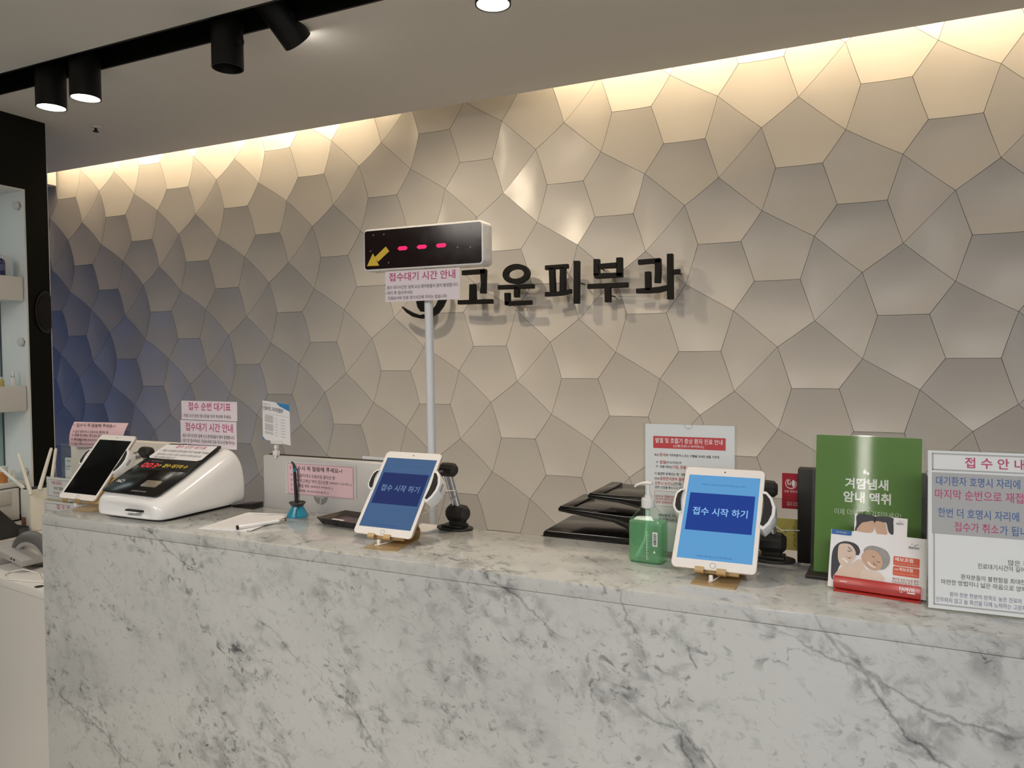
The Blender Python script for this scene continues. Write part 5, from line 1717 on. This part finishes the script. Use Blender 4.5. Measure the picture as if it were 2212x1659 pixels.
for z, lab in ((2.245, 'round metal standoff on the niche side, topmost'), (1.635, 'round metal standoff on the niche side, between the two thick shelves'), (1.045, 'round metal standoff on the niche side, lowest by the router')):
    t = thing('glass_standoff', lab, 'fitting', (-3.438, 2.144, z), 0, 'round metal standoffs in the niche')
    B().lathe([(0, 0.018), (0.015, 0.018), (0.018, 0.014), (0.018, 0.005), (0.011, 0.0), (0, 0.0)], seg=28, mtx=Matrix.Rotation(PI / 2, 4, 'X')).build('cap', M_KNOB, t)
    q = B()
    q.box(-0.016, -0.003, -0.004, 0.016, 0.0, 0.004)
    q.box(-0.004, -0.003, -0.018, 0.004, 0.0, 0.018)
    q.build('bracket', mat('grey_bracket', (0.25, 0.25, 0.24), 0.4, metal=0.4), t)


def bottle(name, label, loc, prof, m, capprof, mc, cat='bottle', band=None):
    t = thing(name, label, cat, loc, 0, 'bottles in the wall niche')
    B().lathe(prof, seg=24).build('body', m, t)
    B().lathe(capprof, seg=20).build('cap', mc, t)
    if band:
        B().lathe(band[0], seg=24).build('label_band', band[1], t)
    return t


bottle('cosmetic_bottle', 'dark blue cosmetic bottle on the upper niche shelf', (-3.445, 2.062, 1.926), [(0, 0), (0.016, 0), (0.018, 0.003), (0.018, 0.062), (0.012, 0.072), (0.0075, 0.076), (0, 0.076)], mat('dark_blue_glass', (0.03, 0.03, 0.10), 0.12), [(0.0075, 0.074), (0.0075, 0.095), (0, 0.096)], M_STEEL,
       band=([(0.0183, 0.022), (0.0184, 0.023), (0.0184, 0.048), (0.0183, 0.049)], mat('blue_label', (0.10, 0.11, 0.22), 0.5)))
cb = thing('carton', 'slim white carton behind the dark blue bottle', 'box', (-3.475, 2.098, 1.926))
B().box(-0.018, -0.016, 0, 0.018, 0.014, 0.098, 0.001).build('box', M_PAPER, cb)
bottle('cosmetic_bottle', 'small white pump bottle with a silver collar on the lower niche shelf', (-3.445, 2.101, 1.437), [(0, 0), (0.010, 0), (0.011, 0.002), (0.011, 0.036), (0.008, 0.038), (0, 0.038)], M_WHITEGLOSS, [(0.007, 0.048), (0.0055, 0.049), (0.0050, 0.074), (0, 0.075)], M_WHITEGLOSS,
       band=([(0.0074, 0.038), (0.0075, 0.039), (0.0075, 0.048), (0.0074, 0.0485)], M_STEEL))
bottle('cosmetic_bottle', 'small yellow glass bottle on the lower niche shelf', (-3.450, 2.052, 1.437), [(0, 0), (0.011, 0), (0.012, 0.002), (0.012, 0.026), (0.007, 0.033), (0, 0.034)], mat('yellow_glass', (0.50, 0.42, 0.12), 0.1), [(0.0065, 0.033), (0.0065, 0.043), (0, 0.044)], M_STEEL)
bottle('product_jar', 'orange and white product jar on the lowest niche shelf', (-3.450, 2.045, 1.009), [(0, 0), (0.018, 0), (0.020, 0.003), (0.020, 0.050), (0, 0.052)], mat('orange_label', (0.55, 0.22, 0.06), 0.4, noise=0.4, nscale=40), [(0.020, 0.0505), (0.021, 0.052), (0.021, 0.074), (0, 0.076)], M_WHITEPL, 'jar')
bottle('product_tube', 'small white tube on the lowest niche shelf', (-3.445, 2.090, 1.009), [(0, 0), (0.010, 0), (0.010, 0.028), (0.008, 0.042), (0, 0.043)], M_WHITEPL, [(0.006, 0.042), (0.006, 0.052), (0, 0.053)], M_WHITEPL, 'tube')

dc = thing('drawer_unit', 'white woven drawer unit under the lowest niche shelf', 'drawers', (-3.50, 1.85, DZ + 0.002))
M_WEAVE = mat('white_weave', (0.62, 0.60, 0.57), 0.7, noise=0.12, nscale=180, bump=0.6)
B().box(-0.13, -0.25, 0, 0.090, 0.240, 0.140, 0.002).build('case', M_WALLWHITE, dc)
for z0, z1 in ((0.008, 0.068), (0.074, 0.132)):
    q = B()
    q.box(0.0905, -0.24, z0, 0.096, 0.205, z1, 0.001)
    q.build('drawer', M_WEAVE, dc)

rg = thing('round_emblem', 'round black ring emblem on the edge of the black display wall', 'emblem', (X0, 2.228, 1.772))
q = B()
tq = bmesh.new()
n = 48
RR = []
for k in range(n):
    a = 2 * PI * k / n
    RR.append([tq.verts.new((x, r_ * 0.5 * math.cos(a), r_ * math.sin(a))) for x, r_ in ((0.0, 0.100), (0.010, 0.100), (0.010, 0.088), (0.0, 0.088))])
for k in range(n):
    p_, q_ = RR[k], RR[(k + 1) % n]
    for m_ in range(4):
        tq.faces.new((p_[m_], p_[(m_ + 1) % 4], q_[(m_ + 1) % 4], q_[m_]))
bmesh.ops.recalc_face_normals(tq, faces=list(tq.faces))
tq.free()
# a disc whose rim runs to the end of the wall
def wall_disc(r_, x0, x1):
    pts = []
    for k in range(64):
        a = 2 * PI * k / 64
        y = r_ * math.cos(a) * 0.52
        if y <= 0.022:
            pts.append((y, r_ * math.sin(a)))
    return B().prism(pts, x0, x1, 'x')


wall_disc(0.098, 0.0, 0.008).build('rim', M_BLACKGLOSS, rg)
wall_disc(0.082, 0.008, 0.011).build('disc', M_BLACK, rg)
